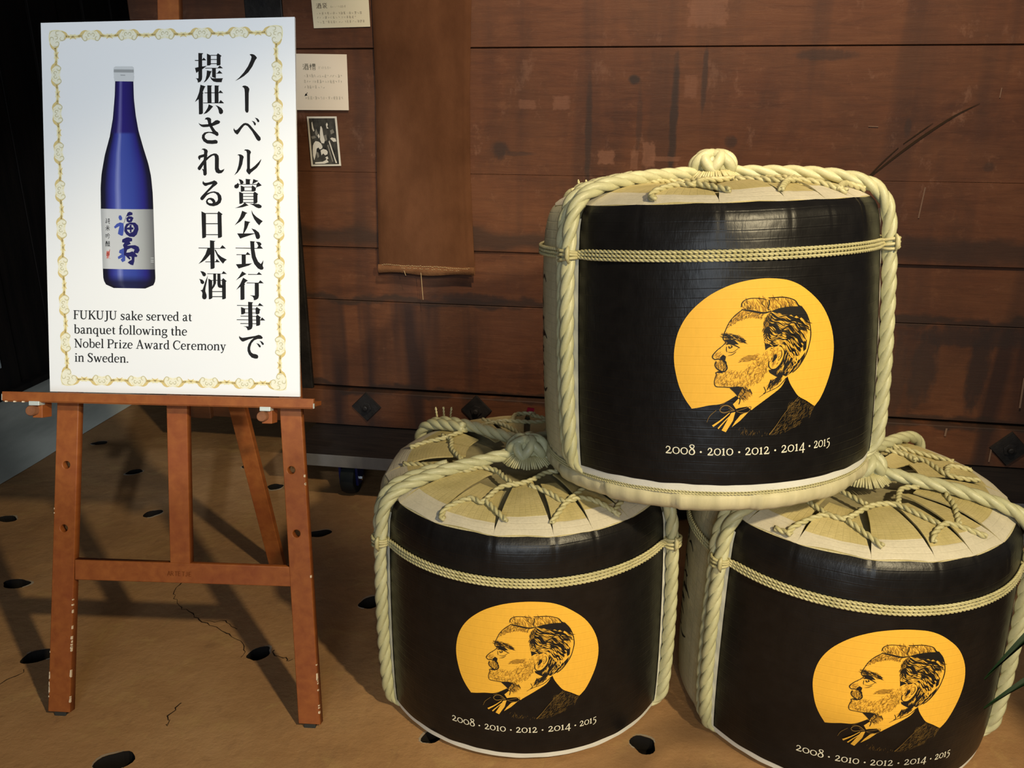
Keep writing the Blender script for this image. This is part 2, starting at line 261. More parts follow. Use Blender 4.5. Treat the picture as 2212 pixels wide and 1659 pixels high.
# ---------------------------------------------------------------- mesh helpers
class MB:
    def __init__(s): s.v = []; s.f = []; s.m = []; s.uv = []
    def add(s, vs, fs, mi=0, uvs=None):
        o = len(s.v); s.v += [tuple(v) for v in vs]; s.f += [tuple(i + o for i in f) for f in fs]; s.m += [mi] * len(fs)
        if uvs is not None: s.uv += [uvs[i] for f in fs for i in f]
        return s
    def box(s, lo, hi, mi=0, fn=None):
        x0, y0, z0 = lo; x1, y1, z1 = hi
        vs = [Vector(p) for p in ((x0, y0, z0), (x1, y0, z0), (x1, y1, z0), (x0, y1, z0), (x0, y0, z1), (x1, y0, z1), (x1, y1, z1), (x0, y1, z1))]
        if fn: vs = [fn(v) for v in vs]
        return s.add(vs, [(0, 3, 2, 1), (4, 5, 6, 7), (0, 1, 5, 4), (1, 2, 6, 5), (2, 3, 7, 6), (3, 0, 4, 7)], mi)
    def grid(s, fn, nu, nv, mi=0, uvfn=None, closed=False):
        vs = [fn(i / nu, j / nv) for j in range(nv + 1) for i in range(nu + 1)]
        fs = [(j * (nu + 1) + i, j * (nu + 1) + i + 1, (j + 1) * (nu + 1) + i + 1, (j + 1) * (nu + 1) + i) for j in range(nv) for i in range(nu)]
        return s.add(vs, fs, mi, [uvfn(i / nu, j / nv) for j in range(nv + 1) for i in range(nu + 1)] if uvfn else None)
    def tube(s, path, rad, n=8, cap=True, mi=0, flat_=1.0):
        P = [Vector(p) for p in path]; F = frames(P); vs = []
        for i, (p, (N, B)) in enumerate(zip(P, F)):
            r = rad(i / (len(P) - 1)) if callable(rad) else rad
            vs += [p + (N * math.cos(2 * PI * k / n) + B * math.sin(2 * PI * k / n) * flat_) * r for k in range(n)]
        fs = [(i * n + k, i * n + (k + 1) % n, (i + 1) * n + (k + 1) % n, (i + 1) * n + k) for i in range(len(P) - 1) for k in range(n)]
        if cap: fs += [tuple(range(n))[::-1], tuple(range((len(P) - 1) * n, len(P) * n))]
        return s.add(vs, fs, mi)
    def rope(s, path, rad, strands=3, pitch=0.1, step=0.008, n=7, mi=0, phase=0.0, ratio=0.56):
        P = resample(path, step); F = frames(P); L = 0; c = [[] for _ in range(strands)]
        for i, (p, (N, B)) in enumerate(zip(P, F)):
            if i: L += (P[i] - P[i - 1]).length
            r = rad(i / (len(P) - 1)) if callable(rad) else rad
            for j in range(strands):
                a = 2 * PI * (L / pitch + j / strands) + phase
                c[j].append((p + (N * math.cos(a) + B * math.sin(a)) * r * (1 - ratio) * 1.02, r * ratio))
        for j in range(strands):
            s.tube([q[0] for q in c[j]], lambda t, cj=c[j]: cj[min(len(cj) - 1, int(round(t * (len(cj) - 1))))][1], n, True, mi)
        return s
    def lathe(s, prof, n=96, a0=-PI, a1=PI, mi=0, rfn=None):
        def fn(u, v):
            k = v * (len(prof) - 1); i = min(int(k), len(prof) - 2); t = k - i
            z = prof[i][0] * (1 - t) + prof[i + 1][0] * t; r = prof[i][1] * (1 - t) + prof[i + 1][1] * t
            a = a0 + (a1 - a0) * u
            if rfn: r += rfn(a, z)
            return (r * math.sin(a), -r * math.cos(a), z)
        return s.grid(fn, n, (len(prof) - 1), mi)
    def build(s, name, mats, parent=None, smooth=False, bevel=0.0, angle=None, loc=None):
        me = bpy.data.meshes.new(name); me.from_pydata(s.v, [], s.f)
        mats = mats if isinstance(mats, (list, tuple)) else [mats]
        for m in mats: me.materials.append(M[m] if isinstance(m, str) else m)
        if len(mats) > 1: me.polygons.foreach_set('material_index', s.m)
        if s.uv:
            l = me.uv_layers.new(name='UVMap'); l.data.foreach_set('uv', [c for u in s.uv for c in u])
        if smooth: me.polygons.foreach_set('use_smooth', [True] * len(me.polygons))
        me.update()
        if smooth and angle: me.set_sharp_from_angle(angle=R(angle))
        o = bpy.data.objects.new(name, me); COL.objects.link(o)
        if parent: o.parent = parent
        if loc: o.location = loc
        if bevel:
            b = o.modifiers.new('bevel', 'BEVEL'); b.width = bevel; b.segments = 2; b.limit_method = 'ANGLE'
        return o
def frames(P):
    T = [(P[min(i + 1, len(P) - 1)] - P[max(i - 1, 0)]).normalized() for i in range(len(P))]
    N = T[0].orthogonal().normalized(); out = []
    for i, t in enumerate(T):
        N = (N - t * N.dot(t)); N = N.normalized() if N.length > 1e-6 else t.orthogonal().normalized()
        out.append((N, t.cross(N)))
    return out
def cr(pts, n=8, closed=False):
    P = [Vector(p) for p in pts]; out = []; m = len(P)
    for i in range(m if closed else m - 1):
        a, b, c, d = (P[(i - 1) % m], P[i], P[(i + 1) % m], P[(i + 2) % m]) if closed else (P[max(i - 1, 0)], P[i], P[i + 1], P[min(i + 2, m - 1)])
        for k in range(n):
            t = k / n; out.append(0.5 * ((2 * b) + (c - a) * t + (2 * a - 5 * b + 4 * c - d) * t * t + (3 * b - a - 3 * c + d) * t ** 3))
    out.append(P[0].copy() if closed else P[-1].copy()); return out
def resample(path, step):
    P = [Vector(p) for p in path]; out = [P[0]]; acc = 0
    for a, b in zip(P, P[1:]):
        L = (b - a).length
        if L < 1e-9: continue
        d = step - acc
        while d < L: out.append(a.lerp(b, d / L)); d += step
        acc = L - (d - step)
    if (out[-1] - P[-1]).length > step * 0.3: out.append(P[-1])
    return out
def empty(name, loc=(0, 0, 0), rot=(0, 0, 0)):
    o = bpy.data.objects.new(name, None); COL.objects.link(o); o.location = loc; o.rotation_euler = rot; o.empty_display_size = 0.1; return o
def tag(o, label=None, cat=None, group=None, kind=None):
    for k, v in (('label', label), ('category', cat), ('group', group), ('kind', kind)):
        if v: o[k] = v
    return o
def dup(o, parent=None):
    c = o.copy(); COL.objects.link(c)
    if parent: c.parent = parent; c.matrix_parent_inverse = Matrix()
    for ch in list(o.children): dup(ch, c)
    return c
# flat print: polygons cut into trapezoid slabs (even-odd), mapped onto a surface by fn(x, y, lift)
def fill(mb, contours, fn, lift, cell=1e9, mi=0, uvfn=None):
    ys = sorted({p[1] for c in contours for p in c}); E = [(c[i], c[(i + 1) % len(c)]) for c in contours for i in range(len(c))]
    Y = []
    for a, b in zip(ys, ys[1:]):
        k = max(1, int(math.ceil((b - a) / cell))); Y += [(a + (b - a) * i / k, a + (b - a) * (i + 1) / k) for i in range(k)]
    for y0, y1 in Y:
        if y1 - y0 < 1e-9: continue
        ym = (y0 + y1) / 2; xs = []
        for p, q in E:
            if (p[1] < ym) != (q[1] < ym):
                g = lambda y: p[0] + (q[0] - p[0]) * (y - p[1]) / (q[1] - p[1])
                xs.append((g(ym), g(y0), g(y1)))
        xs.sort()
        for A, B in zip(xs[0::2], xs[1::2]):
            k = max(1, int(math.ceil((B[0] - A[0]) / cell)))
            for i in range(k):
                s, t = i / k, (i + 1) / k
                q = [(A[1] + (B[1] - A[1]) * s, y0), (A[1] + (B[1] - A[1]) * t, y0), (A[2] + (B[2] - A[2]) * t, y1), (A[2] + (B[2] - A[2]) * s, y1)]
                mb.add([fn(x, y, lift) for x, y in q], [(0, 1, 2, 3)], mi, [uvfn(*p) for p in q] if uvfn else None)
def stroke(mb, pts, ws, fn, lift, n=5, mi=0, round_=False):
    if not isinstance(ws, (list, tuple)): ws = [ws] * len(pts)
    P = cr([(p[0], p[1], w) for p, w in zip(pts, ws)], n) if len(pts) > 2 else [Vector((p[0], p[1], w)) for p, w in zip(pts, ws)]
    vs = []
    for i, p in enumerate(P):
        a = P[max(i - 1, 0)]; b = P[min(i + 1, len(P) - 1)]; d = Vector((b[0] - a[0], b[1] - a[1]))
        d = d.normalized() if d.length > 1e-12 else Vector((1, 0)); w = max(p[2], 0) / 2
        vs += [fn(p[0] - d[1] * w, p[1] + d[0] * w, lift), fn(p[0] + d[1] * w, p[1] - d[0] * w, lift)]
    mb.add(vs, [(2 * i, 2 * i + 1, 2 * i + 3, 2 * i + 2) for i in range(len(P) - 1)], mi)
def disc(mb, c, rx, ry, fn, lift, n=14, mi=0, ang=0):
    pts = [(c[0] + rx * math.cos(2 * PI * k / n) * math.cos(ang) - ry * math.sin(2 * PI * k / n) * math.sin(ang), c[1] + rx * math.cos(2 * PI * k / n) * math.sin(ang) + ry * math.sin(2 * PI * k / n) * math.cos(ang)) for k in range(n)]
    mb.add([fn(x, y, lift) for x, y in pts], [tuple(range(n))], mi)
def pairs(l, k=1e-4): return [(l[i] * k, l[i + 1] * k) for i in range(0, len(l), 2)]
def inside(p, poly):
    r = False
    for i in range(len(poly)):
        a, b = poly[i - 1], poly[i]
        if (a[1] > p[1]) != (b[1] > p[1]) and p[0] < a[0] + (b[0] - a[0]) * (p[1] - a[1]) / (b[1] - a[1]): r = not r
    return r
def plate(name, outline, holes, depth, mat, parent, place, bevel=0.0015):
    """a board cut from a flat outline with round holes bored right through it"""
    cu = bpy.data.curves.new(name, 'CURVE'); cu.dimensions = '2D'; cu.fill_mode = 'BOTH'; cu.extrude = depth / 2 - bevel; cu.bevel_depth = bevel; cu.bevel_resolution = 1; cu.offset = -bevel
    for c in [outline] + [[(x + r * math.cos(2 * PI * k / 20), y + r * math.sin(2 * PI * k / 20)) for k in range(20)] for x, y, r in holes]:
        sp = cu.splines.new('POLY'); sp.points.add(len(c) - 1); sp.use_cyclic_u = True
        for p, q in zip(sp.points, c): p.co = (q[0], q[1], 0, 1)
    t = bpy.data.objects.new(name + '_curve', cu); COL.objects.link(t)
    bpy.context.view_layer.update()
    me = bpy.data.meshes.new_from_object(t.evaluated_get(bpy.context.evaluated_depsgraph_get()))
    bpy.data.objects.remove(t); bpy.data.curves.remove(cu)
    bm = bmesh.new(); bm.from_mesh(me); bmesh.ops.remove_doubles(bm, verts=bm.verts, dist=1e-5)
    for v in bm.verts: v.co = place(v.co)
    bmesh.ops.recalc_face_normals(bm, faces=bm.faces); bm.to_mesh(me); bm.free()
    me.materials.clear(); me.materials.append(M[mat]); me.name = name
    o = bpy.data.objects.new(name, me); COL.objects.link(o)
    if parent: o.parent = parent
    return o

# ---------------------------------------------------------------- floor with worn slots
HOLES = [(-1.48, 2.221, .040, .026, 0.05), (-1.234, 1.879, .040, .030, .5), (-.875, 1.511, .040, .029, .35), (-.663, 1.889, .034, .024, .7), (-1.711, 3.28, .030, .020, .1), (-1.247, 2.663, .032, .024, .9),
         (-.876, 2.872, .030, .024, .6), (-.639, 2.523, .038, .024, .35), (-.408, 2.122, .034, .028, .4), (-.861, 3.341, .034, .026, .3), (-.182, 1.588, .026, .022, .8), (.296, 1.561, .029, .028, 2.2), (-1.732, 2.624, .034, .024, -.1),
         (-1.02, 3.05, .030, .022, .4), (-1.45, 3.0, .032, .022, .3), (-.27, 1.10, .034, .026, .3), (.35, 1.02, .032, .027, 1.1), (1.22, 1.32, .034, .026, .5), (-1.5, 1.6, .034, .026, .3)]
def hole_loop(h, grow=0.0, n=22, seed=0):
    x, y, a, b, t = h; rnd = random.Random(int(x * 1000 + y * 77)); ph = [rnd.uniform(0, 6.28) for _ in range(3)]; out = []
    for k in range(n):
        u = 2 * PI * k / n; w = 1 + .10 * math.sin(2 * u + ph[0]) + .07 * math.sin(3 * u + ph[1]) + .04 * math.sin(5 * u + ph[2])
        p, q = (a + grow) * w * math.cos(u), (b + grow) * w * math.sin(u); out.append((x + p * math.cos(t) - q * math.sin(t), y + p * math.sin(t) + q * math.cos(t)))
    return out
def make_floor():
    cu = bpy.data.curves.new('floor', 'CURVE'); cu.dimensions = '2D'; cu.fill_mode = 'FRONT'
    outer = [(-3.6, -3.5), (4.2, -3.5), (4.2, 5.2), (-3.6, 5.2)]
    for c in [outer] + [hole_loop(h) for h in HOLES]:
        sp = cu.splines.new('POLY'); sp.points.add(len(c) - 1); sp.use_cyclic_u = True
        for p, q in zip(sp.points, c): p.co = (q[0], q[1], 0, 1)
    t = bpy.data.objects.new('floor_curve', cu); COL.objects.link(t); bpy.context.view_layer.update()
    me = bpy.data.meshes.new_from_object(t.evaluated_get(bpy.context.evaluated_depsgraph_get())); bpy.data.objects.remove(t); bpy.data.curves.remove(cu)
    bm = bmesh.new(); bm.from_mesh(me); bm.normal_update()
    for f in bm.faces:
        if f.normal.z < 0: f.normal_flip()
    for h in HOLES:
        n = 22; top = hole_loop(h); a = [bm.verts.new((x, y, 0)) for x, y in top]; c = [bm.verts.new((x, y, -.035)) for x, y in hole_loop(h, -.006)]
        for k in range(n):
            f = bm.faces.new((a[k], a[(k + 1) % n], c[(k + 1) % n], c[k])); f.material_index = 1
        f = bm.faces.new(c); f.material_index = 1
    bm.normal_update(); bm.to_mesh(me); bm.free(); me.materials.clear(); me.materials.append(M['floor']); me.materials.append(M['hole']); me.name = 'floor'
    for f in me.polygons: f.material_index = 1 if (abs(f.normal.z) < .5 or f.center.z < -.01) else 0
    o = bpy.data.objects.new('floor', me); COL.objects.link(o); tag(o, kind='structure'); return o
FLOOR = make_floor()
mb = MB()                                              # pale chipped lips round the slots
for h in HOLES:
    rnd = random.Random(int(h[0] * 991)); k0 = rnd.randint(0, 21); A = hole_loop(h, .0); B = hole_loop(h, .007)
    for k in range(rnd.randint(9, 15)):
        i = (k0 + k) % 22; j = (i + 1) % 22; e = .5 + .5 * math.sin(k * .6)
        mb.add([(*A[i], .0008), (*A[j], .0008), (A[j][0] + (B[j][0] - A[j][0]) * e, A[j][1] + (B[j][1] - A[j][1]) * e, .0003), (A[i][0] + (B[i][0] - A[i][0]) * e, A[i][1] + (B[i][1] - A[i][1]) * e, .0003)], [(0, 1, 2, 3)])
tag(mb.build('slot_rim', 'rim', FLOOR), kind='stuff')
mb = MB(); up = lambda x, y, l: (x, y, l)
for pts in ([(-.99, 2.24), (-.985, 2.17), (-.955, 2.11), (-.90, 2.07), (-.86, 2.03), (-.78, 1.98), (-.72, 1.93), (-.70, 1.87)], [(-.86, 2.03), (-.80, 2.03), (-.75, 2.0)], [(-1.24, 1.82), (-1.27, 1.77), (-1.31, 1.73)], [(-.63, 1.9), (-.60, 1.87), (-.57, 1.86)], [(-.80, 1.70), (-.81, 1.65), (-.80, 1.62)]):
    P = cr([(x, y, 0) for x, y in pts], 5); P = [(p[0] + random.uniform(-.006, .006), p[1] + random.uniform(-.006, .006)) for p in P]
    stroke(mb, P, [random.uniform(.001, .004) for _ in P], up, .0004, 1)
tag(mb.build('crack', 'crack', FLOOR), kind='stuff')

# kerb slab of grey mortar and the dark left wall; both run square to the press
RT = R(-9.47)
def rotp(x, y, z): c, s = math.cos(RT), math.sin(RT); return (x * c - y * s, x * s + y * c, z)
kx = -2.30                                             # in the turned frame: x' = X cos + Y sin(...)
def inv(X, Y): c, s = math.cos(-RT), math.sin(-RT); return (X * c - Y * s, X * s + Y * c)
ke = inv(-1.9, 2.882)[0]; we = inv(-2.402, 3.774)[0]
mb = MB()
def kf(u, v):
    y = -2.5 + 8.0 * v; x = we + (ke - we) * u
    z = (.020 if 0 < u < 1 else .004) + .004 * mnoise.noise((x * 3, y * 3, 0)); x += (.012 * mnoise.noise((y * 2.5, 1, 0)) if u > .5 else 0)
    return rotp(x, y, z)
mb.grid(kf, 10, 90); o = mb.build('floor_kerb', 'kerb', None, True); tag(o, kind='structure')
WL = empty('wall_left'); tag(WL, kind='structure'); WL.rotation_euler = (0, 0, RT)
y = -2.4; i = 0
while y < 5.6:
    w = random.uniform(.17, .26); d = random.choice((0, .012, .02))
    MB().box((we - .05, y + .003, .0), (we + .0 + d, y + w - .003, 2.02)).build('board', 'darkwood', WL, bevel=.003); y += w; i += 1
MB().box((we - .06, -2.4, 2.02), (we + .05, 5.6, 2.16)).build('lintel', 'darkwood', WL, bevel=.004)
MB().box((we - .06, -2.4, 2.16), (we - .01, 5.6, 2.9)).build('plaster_panel', 'lintel', WL)
MB().box((we - .02, -2.4, .0), (we + .045, 5.6, .045)).build('sill', 'darkwood', WL, bevel=.004)
WB = empty('wall_back'); tag(WB, kind='structure'); WB.rotation_euler = (0, 0, RT)
x = we - .02
while x < 3.6:
    w = random.uniform(.2, .3); MB().box((x + .003, 4.92, .0), (x + w - .003, 4.97, 3.0)).build('board', 'darkwood', WB, bevel=.003); x += w

# ---------------------------------------------------------------- the old press (planked front), local x runs along its face
SP = empty('sake_press', (0, 2.923, 0), (0, 0, RT)); tag(SP, 'long reddish-brown planked sake press behind the barrels, stained and bolted', 'press')
S0, S1 = -1.28, 2.75
def plank(z0, z1, d, s0=S0 + .10, s1=S1, tilt=(0, 0), tight=(0, 0)):
    mb = MB(); n = 60
    def fn(side):
        def f(u, v):
            s = s0 + (s1 - s0) * u; zz = z0 + (z1 - z0) * v + (tilt[0] * (1 - v) + tilt[1] * v) * (s - .3)
            return (s, d + .0022 * mnoise.noise((s * 1.5, zz * 4, d * 90)), zz)
        return f
    g = .0022
    vs = []; prof = [(.085, g), (g * 1.6, g), (0, g * 2.6), (0, 1 - g * 2), (g * 1.6, 1), (.085, 1)]
    def pf(u, v):
        k = v * 5; i = min(int(k + 1e-6), 5); dep, t = prof[i]; H = z1 - z0
        ka, kb = (.25 if tight[0] else .5), (.25 if tight[1] else .5)
        tt = {0: .0015 * ka / H, 1: .0015 * ka / H, 2: .005 * ka / H, 3: 1 - .005 * kb / H, 4: 1 - .0015 * kb / H, 5: 1 - .0015 * kb / H}[i]
        p = fn(0)(u, tt); return (p[0], p[1] + {0: .085, 1: .0035 * ka, 2: 0, 3: 0, 4: .0035 * kb, 5: .085}[i], p[2])
    mb.grid(pf, n, 5)
    for e in (0, n):
        mb.add([pf(e / n, j / 5) for j in range(6)], [(0, 1, 2, 3, 4, 5)])
    return mb.build('plank', 'press', SP)
plank(1.516, 1.92, -.006, tilt=(0, 0)); plank(1.122, 1.516, 0, tight=(1, 0)); plank(.862, 1.122, .0004, tight=(0, 1)); plank(.668, .862, .010); plank(.338, .668, .007)
plank(.192, .330, -.022)
MB().box((S0 + .1, .09, .2), (S1, .30, 1.92)).build('inner_wall', 'darkwood', SP)
MB().box((S0, -.045, .19), (S0 + .115, .30, 1.95)).build('end_post', 'press', SP, bevel=.004)
MB().box((-.885, -.014, .20), (-.755, .004, 1.92)).build('iron_strap', 'iron', SP, bevel=.003)
for s, z, hd in ((-.545, .272, .058), (-.127, .285, .058), (1.68, .262, .062), (.50, .275, .058), (1.05, .268, .060)):
    mb = MB(); y0 = -.0215
    mb.add([(s, y0, z - hd), (s + hd, y0, z), (s, y0, z + hd), (s - hd, y0, z), (s, y0 - .008, z - hd * .94), (s + hd * .94, y0 - .008, z), (s, y0 - .008, z + hd * .94), (s - hd * .94, y0 - .008, z)], [(4, 5, 6, 7), (0, 1, 5, 4), (1, 2, 6, 5), (2, 3, 7, 6), (3, 0, 4, 7)])
    w = mb.build('square_washer', 'iron', SP)
    b2 = MB(); b2.tube([(s, y0 - .007, z), (s, y0 - .013, z), (s, y0 - .0135, z)], lambda t: .022 if t < .6 else .019, 6); b2.tube([(s, y0 - .012, z), (s, y0 - .025, z), (s, y0 - .027, z)], lambda t: .010 if t < .6 else .006, 12)
    b2.build('bolt', 'iron', w)
# pale chalk scratches on the planks
mb = MB(); pf = lambda x, y, l: (x, -l, y)
for pts, w in (([(1.296, 1.106), (1.290, 1.011)], .004), ([(1.465, 1.397), (1.464, 1.369)], .003), ([(1.690, .504), (1.695, .40)], .006), ([(1.105, 1.285), (1.134, 1.284)], .003)):
    mb = MB(); stroke(mb, pts, w, pf, .0030, 3); mb.build('scratch', 'scratchw', SP)
for pts, w in (([(1.475, .322), (1.474, .294)], .006), ([(1.625, .262), (1.625, .211)], .005)):
    mb = MB(); stroke(mb, pts, w, pf, .0255, 3); mb.build('scratch', 'scratchw', SP)
for pts, w in (([(1.123, 1.128), (1.192, 1.193), (1.264, 1.255), (1.346, 1.316), (1.412, 1.353)], [.004, .006, .007, .005, .001]), ([(1.122, 1.130), (1.160, 1.178), (1.201, 1.223)], [.004, .004, .002]), ([(1.213, 1.234), (1.255, 1.268), (1.290, 1.296)], [.002, .003, .001])):
    mb = MB(); stroke(mb, pts, w, pf, .0028, 4); mb.build('scratch', 'crack', SP)

# ---------------------------------------------------------------- wheeled dolly under the press
DL = empty('dolly', (0, 2.923, 0), (0, 0, RT)); tag(DL, 'low black plywood dolly with a grey edge on blue-forked casters under the press', 'dolly')
d0 = -.285
mb = MB(); mb.box((-.755, d0, .142), (2.5, .26, .188)); o = mb.build('deck', ['dolly', 'dedge'], DL, bevel=.002)
o.data.polygons[2].material_index = 1; o.data.polygons[5].material_index = 1
def caster(s, yy):
    c = MB().tube([(s - .026, yy, .060), (s - .024, yy, .060), (s - .012, yy, .060), (s + .012, yy, .060), (s + .024, yy, .060), (s + .026, yy, .060)], lambda t: (.050, .056, .060, .060, .056, .050)[int(round(t * 5))], 28).build('caster_wheel', 'tyre', DL, True, angle=40)
    f = MB()
    for sd in (-1, 1): f.add([(s + sd * .031 + e * .005, yy + p[0], p[1]) for e in (-1, 1) for p in ((-.036, .140), (.036, .140), (.030, .040), (-.030, .040))], [(0, 1, 2, 3), (7, 6, 5, 4), (0, 4, 5, 1), (1, 5, 6, 2), (2, 6, 7, 3), (3, 7, 4, 0)])
    f.box((s - .04, yy - .04, .130), (s + .04, yy + .04, .1415)); f.build('caster_fork', 'blue', c, bevel=.002)
    MB().tube([(s - .044, yy, .06), (s + .044, yy, .06)], .010, 8).build('axle_bolt', 'steel', c)
for s, yy in ((-.56, d0 + .10), (.62, d0 + .10), (1.75, d0 + .10), (-.56, .15), (.62, .15), (1.75, .15)): caster(s, yy)

# ---------------------------------------------------------------- things pinned to the press
def on_press(s, z, out=0.0): return Vector(rotp(s, -out, z)) + Vector((0, 2.923, 0))
def card(name, mat, q, out, th=.0015):
    """q: four (s,z) corners TL TR BR BL; returns the sheet, plus a mapper from unit square"""
    o = empty(name, on_press(*q[3]), (0, 0, RT)); b = q[3]
    L = [(p[0] - b[0], p[1] - b[1]) for p in q]
    mb = MB(); mb.add([(x, -out, z) for x, z in L] + [(x, -out + th, z) for x, z in L], [(3, 2, 1, 0), (4, 5, 6, 7), (0, 1, 5, 4), (1, 2, 6, 5), (2, 3, 7, 6), (3, 0, 4, 7)])
    mb.build('sheet', mat, o)
    def fn(x, y, l):
        a = (L[3][0] + (L[2][0] - L[3][0]) * x, L[3][1] + (L[2][1] - L[3][1]) * x); c = (L[0][0] + (L[1][0] - L[0][0]) * x, L[0][1] + (L[1][1] - L[0][1]) * x)
        return (a[0] + (c[0] - a[0]) * y, -out - l, a[1] + (c[1] - a[1]) * y)
    return o, fn
def mini_kanji(mb, x, y, w, h, fn, dens, rnd, lw=.12):
    for k in range(dens):
        yy = y + h * (.1 + .8 * k / max(1, dens - 1)) * 1.0; a, b = rnd.uniform(.02, .35), rnd.uniform(.6, .98); stroke(mb, [(x + w * a, yy), (x + w * b, yy)], h * lw * .7, fn, .0004, 1)
    for k in range(max(1, dens - 2)):
        xx = x + w * rnd.uniform(.15, .85); a, b = rnd.uniform(0, .4), rnd.uniform(.55, 1); stroke(mb, [(xx, y + h * a), (xx + w * rnd.uniform(-.1, .1), y + h * b)], w * lw, fn, .0004, 1)
def hira(mb, x, y, w, h, fn, rnd):
    stroke(mb, [(x + w * rnd.uniform(.1, .9), y + h * rnd.uniform(.1, .9)) for _ in range(4)], w * .12, fn, .0004, 3)
def text_row(mb, x0, x1, y, h, n, fn, rnd):
    w = (x1 - x0) / n
    for i in range(n):
        if rnd.random() < .45: mini_kanji(mb, x0 + i * w, y, w * .86, h, fn, 4, rnd)
        else: hira(mb, x0 + i * w, y, w * .8, h, fn, rnd)
SAKE = [[(.05, .9), (.2, .78)], [(.0, .62), (.15, .52)], [(.05, .0), (.25, .38)], [(.32, .92), (1.0, .92)], [(.38, .70), (.38, .0)], [(.95, .70), (.95, .0)], [(.38, .70), (.95, .70)], [(.38, .04), (.95, .04)], [(.55, .92), (.53, .45), (.42, .36)], [(.78, .92), (.78, .45), (.92, .42)], [(.38, .24), (.95, .24)]]
FUKURO = [[(.3, 1), (.12, .75)], [(.22, .85), (.22, .60)], [(.42, .84), (.95, .86)], [(.55, 1), (.68, .74), (.95, .62)], [(.85, .99), (.92, .93)], [(.5, .60), (.5, .50)], [(.05, .50), (.95, .50)], [(.45, .50), (.30, .30), (.05, .16)], [(.35, .32), (.33, .02), (.52, .10)], [(.55, .48), (.68, .20), (.98, .02)], [(.82, .40), (.66, .28)]]
FUNE = [[(.0, .72), (.38, .72)], [(.2, 1), (.2, .0)], [(.19, .70), (.02, .34)], [(.22, .62), (.36, .46)], [(.44, .92), (1, .92)], [(.62, 1), (.62, .58)], [(.80, 1), (.80, .58)], [(.48, .82), (.96, .82), (.96, .60), (.48, .60), (.48, .82)], [(.48, .70), (.96, .70)], [(.54, .48), (.90, .48), (.90, .0), (.54, .0), (.54, .48)], [(.54, .24), (.90, .24)]]
def glyph(mb, strokes, x, y, w, h, fn, lw):
    for sN in strokes: stroke(mb, [(x + w * a, y + h * b) for a, b in sN], lw, fn, .0005, 1)
